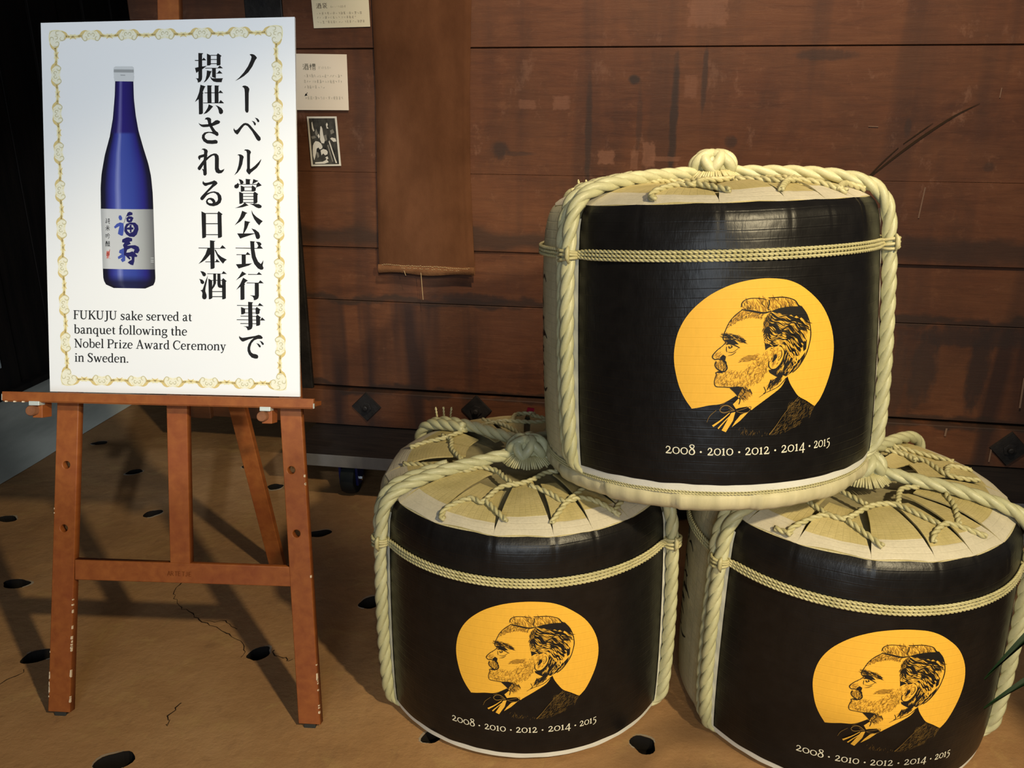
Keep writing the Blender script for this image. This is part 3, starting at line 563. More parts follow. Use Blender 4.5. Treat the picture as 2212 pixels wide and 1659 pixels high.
DATA = {"KANJI":[[[3400,7645,3508,7639,3513,7630,3487,7611,3490,7118,3485,7063,3450,7013,3392,6991,3386,7035,3363,7074,3334,7088,3404,7088]],[[3323,7490,3404,7490,3404,7471,3323,7471]],[[3485,7482,3485,7495,3523,7542,3585,7482]],[[3323,7316,3404,7335,3490,7349,3598,7362,3490,7285,3404,7241,3355,7205]],[[3597,7630,3687,7592,3687,7390,3658,7371,3600,7368]],[[3681,7600,3825,7599,3825,7584,3681,7584]],[[3681,7509,3825,7509,3825,7493,3681,7494]],[[3681,7417,3825,7417,3825,7401,3681,7402]],[[3821,7605,3848,7638,3934,7580,3909,7560,3909,7389,3889,7373,3822,7367]],[[3560,7318,3843,7317,3891,7370,3967,7308,3560,7303]],[[3716,7309,3802,7309,3802,7087,3716,7118]],[[3808,7201,3837,7207,3883,7262,3955,7193,3808,7192]],[[3598,7262,3681,7246,3710,7251,3687,7207,3664,7135,3623,7074,3571,7019,3519,6991,3566,7063,3589,7152]],[[3670,7135,3716,7090,3802,7087,3970,7090,3949,7063,3935,7002,3820,7002,3750,7018,3698,7063]],[[3450,6947,3571,6910,3548,6891,3502,6785,3519,6758,3505,6747,3508,6318,3473,6296,3417,6294,3409,6630,3322,6563,3380,6674,3421,6785]],[[3606,6935,3718,6930,3699,6908,3705,6552,3612,6552]],[[3774,6935,3883,6927,3864,6907,3866,6552,3776,6552]],[[3545,6778,3866,6778,3907,6828,3972,6764,3545,6762]],[[3514,6552,3872,6552,3913,6613,3988,6545,3982,6538,3514,6538]],[[3641,6517,3745,6469,3716,6441,3658,6374,3595,6324,3519,6296,3577,6374,3618,6441]],[[3791,6500,3866,6474,3936,6430,3971,6375,3965,6325,3924,6297,3890,6308,3875,6336,3867,6386,3838,6452]],[[4572,7603,4584,7616,4629,7619,4681,7602,4721,7564,4739,7534,4699,7481,4636,7349,4545,7222,4441,7134,4338,7073,4244,7029,4327,7095,4441,7217,4533,7349,4596,7481,4615,7553,4601,7583]],[[4400,6902,4431,6927,4476,6929,4534,6907,4569,6857,4565,6824,4554,6763,4553,6375,4541,6342,4516,6331,4490,6342,4472,6386,4465,6774,4456,6852,4436,6887]],[[4695,6225,4755,6209,4795,6170,4799,6137,4778,6122,4755,6133,4732,6181]],[[4622,6159,4686,6136,4720,6098,4718,6064,4698,6053,4680,6066,4661,6114]],[[4217,5999,4231,5963,4260,5946,4300,5963,4387,6058,4438,6099,4484,6108,4542,6095,4594,6053,4825,5792,4834,5742,4802,5709,4762,5718,4733,5753,4635,5920,4536,6036,4485,6062,4450,6047,4393,5980,4341,5897,4306,5854,4283,5854,4237,5891,4208,5952]],[[4293,5395,4330,5417,4377,5412,4423,5390,4448,5357,4432,5306,4412,5194,4372,5094,4308,5010,4227,4948,4285,5037,4325,5161,4345,5284,4348,5362,4330,5395]],[[4451,5502,4480,5524,4538,5524,4590,5502,4613,5463,4590,5413,4588,5095,4608,5093,4700,5162,4792,5252,4846,5314,4838,5275,4804,5197,4747,5118,4678,5062,4614,5011,4580,4966,4551,4983,4510,5033,4505,5061,4522,5106,4519,5441,4503,5491]],[[3407,6106,3438,6084,3485,6069,3635,6079,3722,6107,3797,6163,3844,6170,3896,6149,3902,6118,3878,6090,3728,6034,3612,6017,3519,6011,3467,6028,3427,6067]],[[3548,6179,3572,6218,3618,6231,3670,6218,3696,6190,3696,6118,3728,6029,3798,5934,3856,5895,3869,5851,3856,5823,3821,5817,3775,5850,3705,5878,3647,5889,3583,5867,3549,5822,3554,5772,3612,5727,3717,5722,3798,5733,3838,5717,3850,5683,3833,5650,3717,5640,3601,5649,3520,5699,3482,5771,3490,5838,3543,5894,3624,5911,3728,5906,3670,6006,3630,6084,3612,6162,3583,6184]],[[3475,5509,3502,5537,3549,5539,3601,5515,3622,5481,3607,5414,3612,5381,3599,5347,3587,5269,3599,4977,3578,4944,3549,4935,3520,4955,3514,5033,3485,5089,3525,5078,3525,5179,3450,5066,3421,5055,3386,5088,3392,5122,3525,5291,3531,5352,3456,5330,3432,5274,3398,5324,3398,5357,3421,5385,3531,5414,3537,5481,3514,5514]],[[3589,5336,3682,5403,3763,5432,3821,5426,3868,5382,3877,5315,3874,5113,3891,5069,3926,5058,3972,5075,4005,5092,3984,5041,3938,4996,3868,4985,3810,5012,3784,5079,3784,5348,3769,5387,3729,5381,3659,5336,3589,5269]],[[3517,4822,3531,4792,3566,4777,3636,4787,3729,4815,3770,4835,3822,4810,3849,4771,3822,4737,3752,4686,3601,4548,3694,4579,3776,4591,3869,4564,3927,4497,3944,4418,3915,4334,3846,4283,3753,4257,3659,4270,3595,4309,3578,4359,3595,4404,3636,4438,3694,4447,3752,4428,3793,4383,3801,4344,3840,4373,3857,4418,3845,4496,3805,4541,3752,4561,3683,4546,3601,4500,3520,4404,3491,4387,3456,4403,3447,4437,3473,4477,3682,4692,3729,4751,3636,4731,3578,4705,3543,4713,3502,4752,3499,4791],[3619,4376,3642,4403,3677,4405,3718,4372,3739,4338,3718,4321,3659,4326,3625,4348]],[[3475,4142,3578,4095,3584,3570,3549,3547,3494,3539]],[[3572,4105,3852,4107,3852,4088,3572,4086]],[[3576,3875,3853,3878,3853,3858,3576,3856]],[[3578,3630,3860,3633,3860,3614,3578,3611]],[[3846,4108,3871,4150,3964,4081,3939,4059,3951,3580,3916,3557,3858,3547]],[[4332,4869,4390,4853,4430,4825,4445,4792,4430,4764,4390,4756,4367,4769,4355,4814]],[[4491,4873,4609,4860,4588,4838,4589,4757,4496,4756]],[[4667,4869,4786,4828,4644,4757,4646,4776]],[[4314,4785,4338,4741,4338,4702,4315,4666,4280,4656,4239,4670,4228,4706,4245,4740,4280,4752]],[[4332,4758,4742,4760,4742,4746,4332,4743]],[[4782,4803,4861,4730,4748,4688,4719,4659,4737,4699,4739,4749]],[[4378,4726,4465,4691,4465,4607,4431,4590,4381,4584]],[[4459,4698,4633,4699,4633,4683,4459,4682]],[[4460,4615,4633,4616,4633,4601,4460,4599]],[[4644,4732,4725,4676,4723,4615,4691,4594,4631,4592,4628,4692]],[[4342,4587,4434,4551,4435,4349,4402,4321,4350,4313]],[[4431,4555,4674,4557,4674,4542,4431,4540]],[[4431,4489,4674,4491,4674,4475,4431,4474]],[[4431,4422,4674,4424,4674,4408,4431,4406]],[[4431,4356,4674,4358,4674,4342,4431,4340]],[[4697,4592,4781,4537,4763,4514,4763,4357,4738,4329,4674,4317,4668,4553]],[[4472,4346,4562,4280,4524,4275,4426,4243,4246,4219,4345,4259,4420,4299]],[[4576,4325,4680,4318,4796,4315,4853,4285,4863,4257,4842,4229,4790,4221,4727,4245,4669,4284]],[[4414,4164,4536,4114,4501,4097,4461,4018,4380,3928,4241,3836,4316,3933,4368,4029]],[[4625,4182,4669,4099,4739,4032,4887,3935,4843,3893,4807,3842,4751,3897,4693,3975,4640,4087]],[[4471,3942,4606,3913,4571,3890,4525,3772,4456,3658,4694,3663,4705,3655,4613,3626,4369,3543,4300,3657,4433,3658,4462,3805]],[[4626,3773,4717,3745,4798,3684,4827,3606,4821,3561,4781,3532,4740,3546,4723,3594,4694,3683]],[[3674,3497,3803,3481,3771,3462,3783,2882,3754,2859,3689,2850,3680,3180,3578,3066,3497,3008,3409,2962,3485,3053,3567,3179,3616,3315,3674,3316]],[[3409,3328,3683,3329,3683,3312,3409,3312]],[[3771,3324,3907,3323,3961,3393,4045,3315,3771,3310]],[[3777,3295,3806,3284,3858,3194,3940,3127,4066,3066,4022,3037,3977,2975,3917,3036,3847,3137,3788,3261]],[[3567,3019,3689,3021,3689,3005,3567,3003]],[[3777,3021,3806,3026,3829,3080,3905,3008,3777,3005]],[[3450,2804,3520,2793,3573,2760,3584,2726,3573,2697,3538,2682,3508,2697,3491,2736]],[[3424,2627,3497,2611,3538,2572,3543,2538,3520,2515,3491,2511,3461,2531,3450,2582]],[[3629,2715,3602,2567,3573,2431,3567,2351,3596,2272,3600,2215,3579,2175,3538,2166,3502,2185,3491,2225,3500,2305,3485,2344,3450,2366,3502,2384,3532,2464,3578,2601]],[[3611,2754,3946,2753,3987,2811,4066,2747,3611,2738]],[[3637,2636,3725,2597,3731,2200,3696,2177,3649,2168]],[[3952,2618,3981,2652,4063,2585,4040,2568,4044,2199,4011,2181,3959,2173]],[[3721,2606,3754,2607,3754,2591,3721,2591]],[[3815,2608,3850,2608,3850,2592,3815,2592]],[[3915,2609,3957,2610,3957,2594,3915,2593]],[[3751,2742,3814,2743,3815,2536,3777,2456,3728,2393,3719,2433,3752,2524]],[[3847,2743,3915,2744,3923,2515,3941,2495,3987,2496,3988,2431,3894,2433,3859,2457,3847,2514]],[[3725,2354,3958,2358,3958,2340,3725,2336]],[[3728,2241,3962,2244,3962,2225,3728,2222]],[[4265,3337,4614,3339,4614,3322,4265,3322]],[[4729,3477,4810,3473,4854,3442,4857,3408,4834,3388,4897,3324,4695,3321,4695,3335,4758,3337,4787,3385,4764,3435]],[[4287,3191,4498,3190,4539,3245,4614,3181,4287,3175]],[[4405,3180,4500,3181,4501,2979,4408,2972]],[[4272,2967,4649,2991,4568,2942,4336,2872]],[[4599,3490,4717,3483,4694,3463,4701,3294,4730,3148,4783,3035,4847,2980,4881,3025,4904,3071,4899,3003,4887,2946,4911,2890,4893,2856,4847,2850,4777,2883,4696,2978,4637,3124,4614,3293]],[[4418,2811,4517,2752,4464,2726,4273,2605,4348,2691]],[[4441,2669,4552,2603,4511,2580,4471,2540,4488,2521,4471,2506,4475,2188,4443,2171,4381,2168,4378,2465,4281,2390,4372,2521]],[[4554,2751,4757,2751,4803,2801,4876,2739,4554,2734]],[[4523,2561,4792,2561,4836,2618,4914,2550,4523,2544]],[[4709,2551,4802,2552,4806,2267,4791,2210,4745,2176,4687,2163,4687,2209,4663,2248,4599,2275,4712,2271]],[[4557,2129,4678,2119,4652,2096,4663,1580,4648,1528,4607,1499,4549,1487,4537,1526,4508,1560,4450,1578,4566,1576]],[[4301,2052,4786,2049,4821,2107,4914,2039,4301,2036]],[[4393,2010,4490,1974,4490,1872,4455,1849,4399,1840]],[[4484,1978,4565,1978,4565,1962,4484,1962]],[[4650,1978,4734,1979,4734,1964,4650,1962]],[[4484,1887,4566,1887,4566,1871,4484,1871]],[[4651,1887,4734,1889,4734,1873,4651,1871]],[[4728,1978,4755,2016,4847,1957,4825,1934,4822,1872,4781,1849,4734,1853]],[[4385,1811,4566,1812,4566,1796,4385,1795]],[[4651,1810,4746,1810,4746,1795,4651,1794]],[[4296,1729,4566,1730,4566,1714,4296,1713]],[[4651,1729,4746,1729,4747,1713,4651,1713]],[[4380,1645,4566,1646,4566,1630,4380,1629]],[[4651,1645,4747,1646,4747,1630,4651,1629]],[[4740,1808,4769,1845,4854,1784,4837,1764,4838,1617,4805,1596,4747,1587]],[[4837,1719,4880,1784,4953,1717,4837,1713]],[[4361,1358,4381,1330,4427,1314,4515,1327,4724,1364,4800,1389,4852,1378,4893,1339,4897,1316,4876,1299,4783,1297,4701,1262,4643,1198,4614,1112,4609,1055,4632,992,4679,959,4749,949,4790,927,4798,887,4779,853,4726,849,4644,873,4580,940,4548,1019,4548,1099,4573,1179,4626,1260,4690,1316,4573,1282,4503,1252,4445,1228,4410,1239,4363,1290,4351,1329]],[[4818,1258,4888,1237,4923,1197,4925,1175,4902,1160,4879,1174,4853,1224]],[[4746,1203,4812,1184,4853,1139,4853,1114,4830,1104,4809,1121,4777,1172]]],"LABEL_LIGHT":[[[1562,4029,1608,4032,1638,3975,1627,3925,1575,3924,1549,3981]],[[1443,3772,1509,3842,1588,3874,1666,3856,1676,3717,1663,3641,1652,3578,1612,3575,1534,3615,1554,3716,1574,3792,1469,3734]],[[1677,3300,1676,3136,1709,3124,1702,3010,1636,2977,1597,3034,1649,3085,1544,3046,1531,3096,1623,3161,1558,3191,1571,3249]]],"LABEL_DARK":[[[1746,4046,1766,4096,1818,4116,1877,4095,1879,4047,1811,4027,1746,4010]],[[1732,3970,1785,4015,1857,4009,1903,3978,1863,3889,1797,3870,1745,3894],[1785,3948,1827,3956,1817,3923,1791,3923]],[[1692,3768,1732,3844,1837,3876,1941,3871,2007,3809,2019,3721,1980,3607,1914,3549,1809,3554,1731,3604,1685,3679],[1751,3768,1810,3832,1889,3820,1925,3745,1888,3666,1809,3633,1755,3686]],[[1810,3819,1856,3820,1856,3769,1902,3757,1895,3719,1856,3713,1855,3653,1816,3653,1816,3706,1751,3718,1751,3756,1810,3769]],[[1730,3535,1783,3542,1868,3517,1868,3454,1809,3441,1835,3391,1743,3352,1939,3366,2018,3329,2044,3254,2004,3184,1926,3189,1900,3214,1926,3265,1847,3302,1755,3263,1729,3193,1808,3201,1873,3227,1939,3183,1991,3127,1978,3101,1925,3101,1918,3000,1892,2911,1833,2923,1761,2972,1807,3011,1859,3037,1853,3100,1794,3112,1833,3062,1807,3036,1748,3086,1715,3124,1676,3136,1677,3300,1651,3363,1690,3414,1631,3426,1638,3490]],[[1743,4046,1752,4043,1679,3856,1671,3858]]],"GOLD":[-1205,-1028,-1329,-846,-1428,-638,-1494,-396,-1533,-155,-1530,87,-1480,350,-1377,590,-1222,806,-1017,996,-812,1130,-566,1240,-320,1305,-71,1338,121,1341,340,1320,523,1280,740,1184,974,1020,1201,810,1374,557,1491,282,1541,12,1533,-232,1473,-493,1369,-749,1250,-959,1121,-1090,932,-961,759,-857,648,-712,570,-584,522,-463,489,-511,401,-658,212,-800,38,-923,-90,-1016,-138,-1059,-220,-989,-348,-1007,-422,-1028,-477,-938,-373,-825,-427,-779,-584,-881,-710,-936,-900,-959,-1070,-1002],"GOLD2":[[-668,-1433,-586,-1271,-505,-1104,-431,-1083,-470,-1250,-593,-1469],[-427,-1262,-334,-1141,-185,-1079,-342,-1253,-488,-1373]],"INK":[[172,754,359,804,588,816,770,800,869,665,922,532,858,584,840,543,762,608,733,581,667,645,621,618,559,669,502,652,454,693,386,680,340,712,273,711],[-726,-67,-665,-10,-618,-47,-629,-119,-680,-96,-704,-111],[-645,262,-503,264,-397,175,-501,177,-585,196],[-795,-340,-721,-314,-666,-351,-721,-349],[-542,-632,-357,-609,-310,-632,-371,-741,-390,-811,-439,-735],[443,71,534,-44,609,-137,753,-171,873,-39,833,-156,733,-279,615,-383,521,-441,487,-460,427,-434,383,-492,290,-446,176,-373,152,-317,286,-310,396,-208,453,-82],[243,-57,294,-32,305,-98,247,-166,209,-179,230,-115],[224,514,291,493,332,433,403,328,355,292,266,383],[146,422,186,323,211,236,138,251],[632,360,762,286,816,190,710,225],[469,307,564,268,639,187,543,205],[594,125,671,11,725,-103,663,-87],[800,152,893,188,883,15,834,-25],[58,244,181,152,406,128,293,113,161,99,86,49],[443,683,670,594,823,475,672,529,503,615]],"INKS":[[[-353,792,-471,700,-572,575,-632,438,-671,331,-666,267,-627,219,-672,159,-771,74,-841,-12,-852,-60,-810,-99,-747,-91,-704,-113],[17,15,13,13,17,17,13,13,15,17,17,17,17,17]],[[-359,803,-181,769,32,727,172,754],[17,30,30,17]],[[-367,845,-352,919,-301,970,-187,997,-18,987,90,961],[13,17,15,13,13,9]],[[121,995,241,994,374,994,512,969,632,916,703,822,770,796],[11,17,17,15,17,26,21]],[[133,959,136,879,117,795,150,772],[17,21,17,11]],[[-788,-132,-808,-197,-775,-263,-679,-323,-617,-302,-593,-250,-624,-166,-673,-122],[17,15,19,26,21,19,21,17]],[[-694,-100,-620,-145,-614,-232],[17,21,13]],[[-790,-335,-779,-394,-803,-460,-812,-533,-779,-599,-653,-611,-526,-619,-378,-609],[21,13,11,13,15,13,17,17]],[[-784,-340,-732,-322,-666,-354],[17,17,9]],[[-614,180,-560,192,-469,160,-374,105],[17,28,21,9]],[[-609,137,-612,72,-599,37],[9,11,6]],[[-582,37,-498,31,-399,106],[4,11,6]],[[-580,-33,-497,-6,-440,42],[4,13,6]],[[-572,147,-558,110,-513,130,-538,157],[13,21,17,13]],[[179,61,271,112,373,108,442,28,437,-85,384,-207,290,-301,200,-305,154,-241,158,-150],[11,15,17,19,19,19,17,15,17,13]],[[387,31,395,-67,337,-161],[9,13,9]],[[-584,-887,-479,-827,-429,-784],[13,13,11]],[[-373,-818,-351,-852,-370,-940],[21,17,13]],[[495,-489,343,-643,121,-739,-8,-821],[13,13,11,6]],[[202,-502,183,-588,131,-695],[21,17,9]],[[359,-446,305,-530,207,-656],[26,26,13]],[[-185,-658,-140,-748],[17,13]],[[73,-626,109,-716,66,-758],[11,13,9]],[[173,725,253,640,436,566,723,483,957,356],[17,21,13,17,11]],[[763,796,875,654,951,465,977,268,949,96,909,-31,843,-157,734,-305,616,-400],[21,17,15,19,15,19,17,21,17]],[[-620,-145,-661,-210],[11,9]],[[-315,-610,-280,-721,-352,-808],[17,13,9]]],"BOW":[[[-449,-1054,-561,-963,-656,-969,-707,-1047,-643,-1096,-537,-1066,-449,-1054],[21,30,26,21,26,21,17]],[[-421,-1068,-304,-1035,-155,-987,-192,-1079,-303,-1102,-410,-1077],[13,15,13,13,15,13]],[[-829,-1352,-683,-1237,-533,-1097],[39,26,13]],[[-733,-1397,-639,-1282,-531,-1160],[26,21,11]],[[-933,-1277,-886,-1160,-771,-1047],[9,13,11]],[[-560,-1003,-474,-1060],[9,13]],[[202,-1544,323,-1388,501,-1134,759,-868],[30,15,9,9]],[[-709,-969,-646,-925,-580,-874],[6,9,6]]],"REG":{"FORELOCK":[-367,856,-301,963,-187,997,132,995,374,989,583,935,696,822,588,816,359,800,161,759,32,731,-181,774,-328,802],"BROW":[-552,607,-410,741,-265,779,33,725,14,630,-220,661,-407,603,-591,480],"EYEBROW":[-697,370,-589,390,-421,339,-304,262,-258,184,-377,217,-503,281,-629,283,-679,293],"JACKETLOW":[-361,-1342,-209,-1414,213,-1526,192,-1570,-163,-1539,-336,-1500],"EAR":[202,43,284,70,376,32,370,-119,295,-245,205,-261,191,-152],"NOSE":[-832,-23,-749,52,-665,8,-694,-90,-789,-95],"NAPE":[480,25,753,-171,851,-114,709,-298,521,-425,402,-384,176,-369,286,-310,419,-210],"CHEEK":[-390,-110,-244,-45,-53,-27,-67,-113,-241,-145,-368,-154],"MOUST":[-808,-191,-784,-139,-694,-118,-630,-177,-592,-276,-669,-301,-743,-279,-796,-241],"BEARD":[-801,-361,-657,-362,-575,-298,-384,-345,-197,-221,-51,-96,119,26,158,-172,151,-302,68,-450,-17,-534,-229,-613,-378,-609,-653,-604,-797,-548],"NECK":[-377,-653,-229,-635,-140,-748,-308,-875,-362,-829],"COLLAR":[159,-543,382,-459,430,-495,208,-678,141,-674],"HAIRA":[162,730,478,659,744,567,961,377],"HAIRB":[44,330,182,130,406,138,577,-47,681,-230],"JACKET":[567,-972,735,-877,1110,-1099,1041,-1249,810,-1402,564,-1512,214,-1549,346,-1379,479,-1188],"TEMPLE":[47,608,162,730,224,514,153,325,69,243,30,459],"EYE":[-647,352,-545,264,-585,179,-668,181,-750,74,-637,180]},"BOTL":[1481,7033,1468,6693,1423,6197,1349,5793,1232,5383,1155,4971,1130,4659,1133,4178,1156,3476,1174,2825,1183,2603,1221,2488,1319,2410,1428,2391],"BOTR":[1903,7033,1915,6631,1957,6260,2020,5919,2132,5542,2244,5200,2308,4916,2346,4542,2360,4188,2380,3489,2397,2840,2405,2620,2388,2504,2312,2419,2170,2391],"CAP":[[1449,7321],[1923,7320],[1458,7023],[1917,7012],[1476,7352],[1896,7351]],"LABY":[4178,2825,6156,2533]}
# Latin serif letters drawn as pen strokes; units: x-height 66, capitals 100
def serif(x0, x1, y): return ([(x0, y), (x1, y)], 5.5)
def stem(x, y0=0, y1=100, w=13): return ([(x, y0), (x, y1)], w)
BOWL_D = ([(44, 54), (30, 66), (13, 55), (8, 33), (13, 11), (28, 1), (44, 14)], [5, 6, 10, 12, 10, 6, 5])
ARCH = lambda d: ([(15 + d, 48), (27 + d, 63), (41 + d, 64), (48 + d, 52), (48 + d, 0)], [5, 7, 10, 12, 12])
G = {
 'F': (60, [stem(17), serif(4, 56, 97.5), ([(55, 100), (55, 78)], 5), serif(17, 44, 52), ([(43, 62), (43, 42)], 4.5), serif(4, 32, 2.5)]),
 'U': (80, [([(17, 98), (17, 34), (21, 13), (39, 3), (57, 13), (62, 34)], [13, 13, 12, 8, 7, 7]), ([(62, 34), (62, 98)], 7), serif(3, 31, 97.5), serif(50, 75, 97.5)]),
 'K': (74, [stem(17), serif(4, 31, 97.5), serif(4, 31, 2.5), ([(61, 97), (22, 46)], 6.5), ([(31, 58), (64, 2)], 13), serif(50, 71, 97.5), serif(52, 76, 2.5)]),
 'J': (42, [([(26, 97), (26, 10), (18, -14), (4, -20)], [13, 13, 9, 6]), serif(11, 40, 97.5), ([(2, -15), (9, -19)], 11)]),
 's': (47, [([(38, 54), (30, 64), (16, 63), (10, 52), (18, 40), (33, 28), (37, 14), (27, 2), (12, 3), (6, 14)], [5, 6, 7, 10, 12, 12, 10, 7, 6, 5]), ([(39, 66), (39, 49)], 4), ([(5.5, 18), (5.5, 1)], 4)]),
 'a': (54, [([(10, 52), (17, 64), (30, 65), (37, 54), (37, 12), (42, 3), (52, 5)], [9, 7, 8, 11, 12, 8, 4]), ([(37, 39), (20, 33), (9, 18), (15, 3), (27, 3), (37, 14)], [5, 7, 11, 9, 7, 5])]),
 'k': (60, [stem(15, 0, 105, 12), serif(4, 15, 102), serif(4, 28, 2.5), ([(47, 63), (20, 32)], 6), ([(27, 41), (50, 2)], 12), serif(36, 56, 63.5), serif(39, 61, 2.5)]),
 'e': (53, [([(9, 37), (44, 37)], 5), ([(45, 36), (43, 54), (28, 66), (13, 55), (8, 33), (13, 11), (29, 1), (46, 11)], [11, 9, 6, 10, 12, 11, 7, 4])]),
 'r': (44, [stem(15, 0, 66, 12), serif(4, 15, 63.5), serif(4, 29, 2.5), ([(15, 44), (24, 60), (37, 61)], [5, 7, 12])]),
 'v': (54, [([(11, 64), (29, 0)], 12), ([(28, 0), (45, 64)], 6), serif(1, 22, 63.5), serif(34, 55, 63.5)]),
 'd': (60, [stem(44, 0, 105, 12), serif(33, 44, 102), serif(44, 57, 2.5), BOWL_D]),
 't': (38, [([(15, 84), (17, 62), (17, 16), (23, 3), (35, 6)], [3, 12, 12, 9, 4]), serif(4, 33, 63.5)]),
 'b': (60, [stem(15, 3, 105, 12), serif(4, 15, 102), ([(15, 52), (31, 66), (47, 55), (52, 33), (47, 11), (31, 1), (15, 8)], [5, 6, 10, 12, 10, 6, 5])]),
 'n': (64, [stem(15, 0, 66, 12), serif(4, 15, 63.5), serif(4, 27, 2.5), ARCH(0), serif(37, 60, 2.5)]),
 'q': (60, [stem(44, -30, 66, 12), serif(32, 57, -28), BOWL_D]),
 'u': (64, [([(15, 64), (15, 18), (22, 4), (33, 3), (48, 16)], [12, 12, 10, 7, 5]), stem(48, 0, 66, 12), serif(3, 15, 63.5), serif(37, 48, 63.5), serif(48, 61, 2.5)]),
 'f': (38, [([(17, 0), (17, 80), (23, 101), (37, 99)], [12, 12, 8, 10]), serif(4, 33, 63.5), serif(4, 31, 2.5)]),
 'o': (58, [([(29, 66), (13, 55), (8, 33), (13, 11), (29, 1), (45, 11), (50, 33), (45, 55), (29, 66)], [6, 9, 12, 9, 6, 9, 12, 9, 6])]),
 'l': (32, [stem(16, 0, 105, 12), serif(5, 16, 102), serif(4, 29, 2.5)]),
 'w': (84, [([(11, 64), (27, 0)], 12), ([(27, 0), (42, 60)], 6), ([(40, 64), (57, 0)], 12), ([(57, 0), (73, 64)], 6), serif(1, 21, 63.5), serif(63, 84, 63.5)]),
 'i': (32, [stem(16, 0, 66, 12), serif(5, 16, 63.5), serif(4, 29, 2.5), ([(16, 82), (16, 96)], 14)]),
 'g': (57, [([(28, 66), (14, 58), (10, 45), (15, 32), (28, 26), (41, 32), (45, 45), (41, 58), (28, 66)], [6, 9, 11, 9, 6, 9, 11, 9, 6]), ([(17, 30), (9, 19), (18, 8), (38, 5), (50, -6), (46, -22), (26, -30), (8, -23), (8, -9), (20, 5)], [5, 6, 9, 11, 11, 9, 6, 8, 8, 6]), ([(41, 58), (54, 63)], 7)]),
 'h': (64, [stem(15, 0, 105, 12), serif(4, 15, 102), serif(4, 27, 2.5), ARCH(0), serif(37, 60, 2.5)]),
 'N': (82, [stem(17, 0, 98, 6.5), ([(13, 99), (66, 0)], 13), stem(66, 0, 98, 6.5), serif(2, 19, 97.5), serif(55, 78, 97.5), serif(6, 29, 2.5)]),
 'P': (66, [stem(17), serif(4, 40, 97.5), ([(32, 97), (50, 94), (58, 82), (58, 66), (50, 52), (32, 48), (17, 48)], [6, 8, 12, 12, 8, 6, 5]), serif(4, 34, 2.5)]),
 'z': (50, [serif(8, 43, 63), ([(42, 64), (9, 2)], 11), serif(8, 45, 3), ([(9, 66), (8, 50)], 4), ([(44, 0), (45, 17)], 4)]),
 'A': (78, [([(38, 100), (13, 0)], 6.5), ([(37, 102), (64, 0)], 13), serif(21, 53, 35), serif(2, 26, 2.5), serif(50, 77, 2.5)]),
 'C': (74, [([(66, 74), (57, 93), (40, 99), (19, 86), (9, 50), (19, 14), (40, 1), (57, 6), (68, 24)], [5, 6, 7, 11, 13, 11, 7, 6, 4]), ([(66.5, 99), (66.5, 72)], 4.5)]),
 'm': (96, [stem(15, 0, 66, 12), serif(4, 15, 63.5), serif(4, 27, 2.5), ARCH(0), ARCH(33), serif(37, 58, 2.5), serif(70, 93, 2.5)]),
 'y': (54, [([(11, 64), (29, 2)], 12), ([(45, 64), (28, -2), (20, -22), (7, -27)], [6, 6, 7, 10]), serif(1, 22, 63.5), serif(34, 55, 63.5)]),
 'S': (60, [([(48, 80), (38, 97), (20, 96), (12, 80), (22, 62), (42, 43), (48, 22), (36, 3), (17, 3), (7, 22)], [5, 7, 8, 12, 14, 14, 12, 8, 7, 5]), ([(49.5, 99), (49.5, 74)], 4.5), ([(6.5, 27), (6.5, 1)], 4.5)]),
 '.': (26, [([(12, -1), (12, 13)], 14)]), ' ': (27, []),
}
DG = {  # old style figures
 '2': (62, [([(9, 50), (16, 66), (32, 69), (43, 56), (37, 36), (9, 6)], [7, 8, 9, 11, 10, 8]), ([(7, 5), (54, 5)], 11), ([(53, 2), (58, 20)], 5)]),
 '0': (70, [([(35, 67), (15, 57), (8, 35), (15, 13), (35, 3), (55, 13), (62, 35), (55, 57), (35, 67)], [7, 9, 11, 9, 7, 9, 11, 9, 7])]),
 '1': (44, [stem(22, 0, 70, 12), ([(8, 58), (22, 68)], 7), ([(8, 3), (36, 3)], 6)]),
 '8': (64, [([(32, 99), (17, 92), (15, 78), (28, 63), (46, 47), (53, 24), (44, 7), (30, 2), (14, 8), (9, 26), (18, 46), (36, 60), (48, 77), (46, 92), (32, 99)], [6, 9, 11, 12, 13, 12, 9, 7, 9, 10, 9, 8, 8, 8, 6])]),
 '4': (68, [([(46, 72), (7, 8)], 7), ([(4, 5), (64, 5)], 9), stem(46, -26, 74, 12)]),
 '5': (58, [([(15, 66), (50, 70)], 9), ([(17, 68), (14, 36)], 6), ([(14, 34), (34, 37), (47, 22), (45, 0), (28, -18), (9, -24)], [6, 9, 12, 12, 9, 5])]),
}

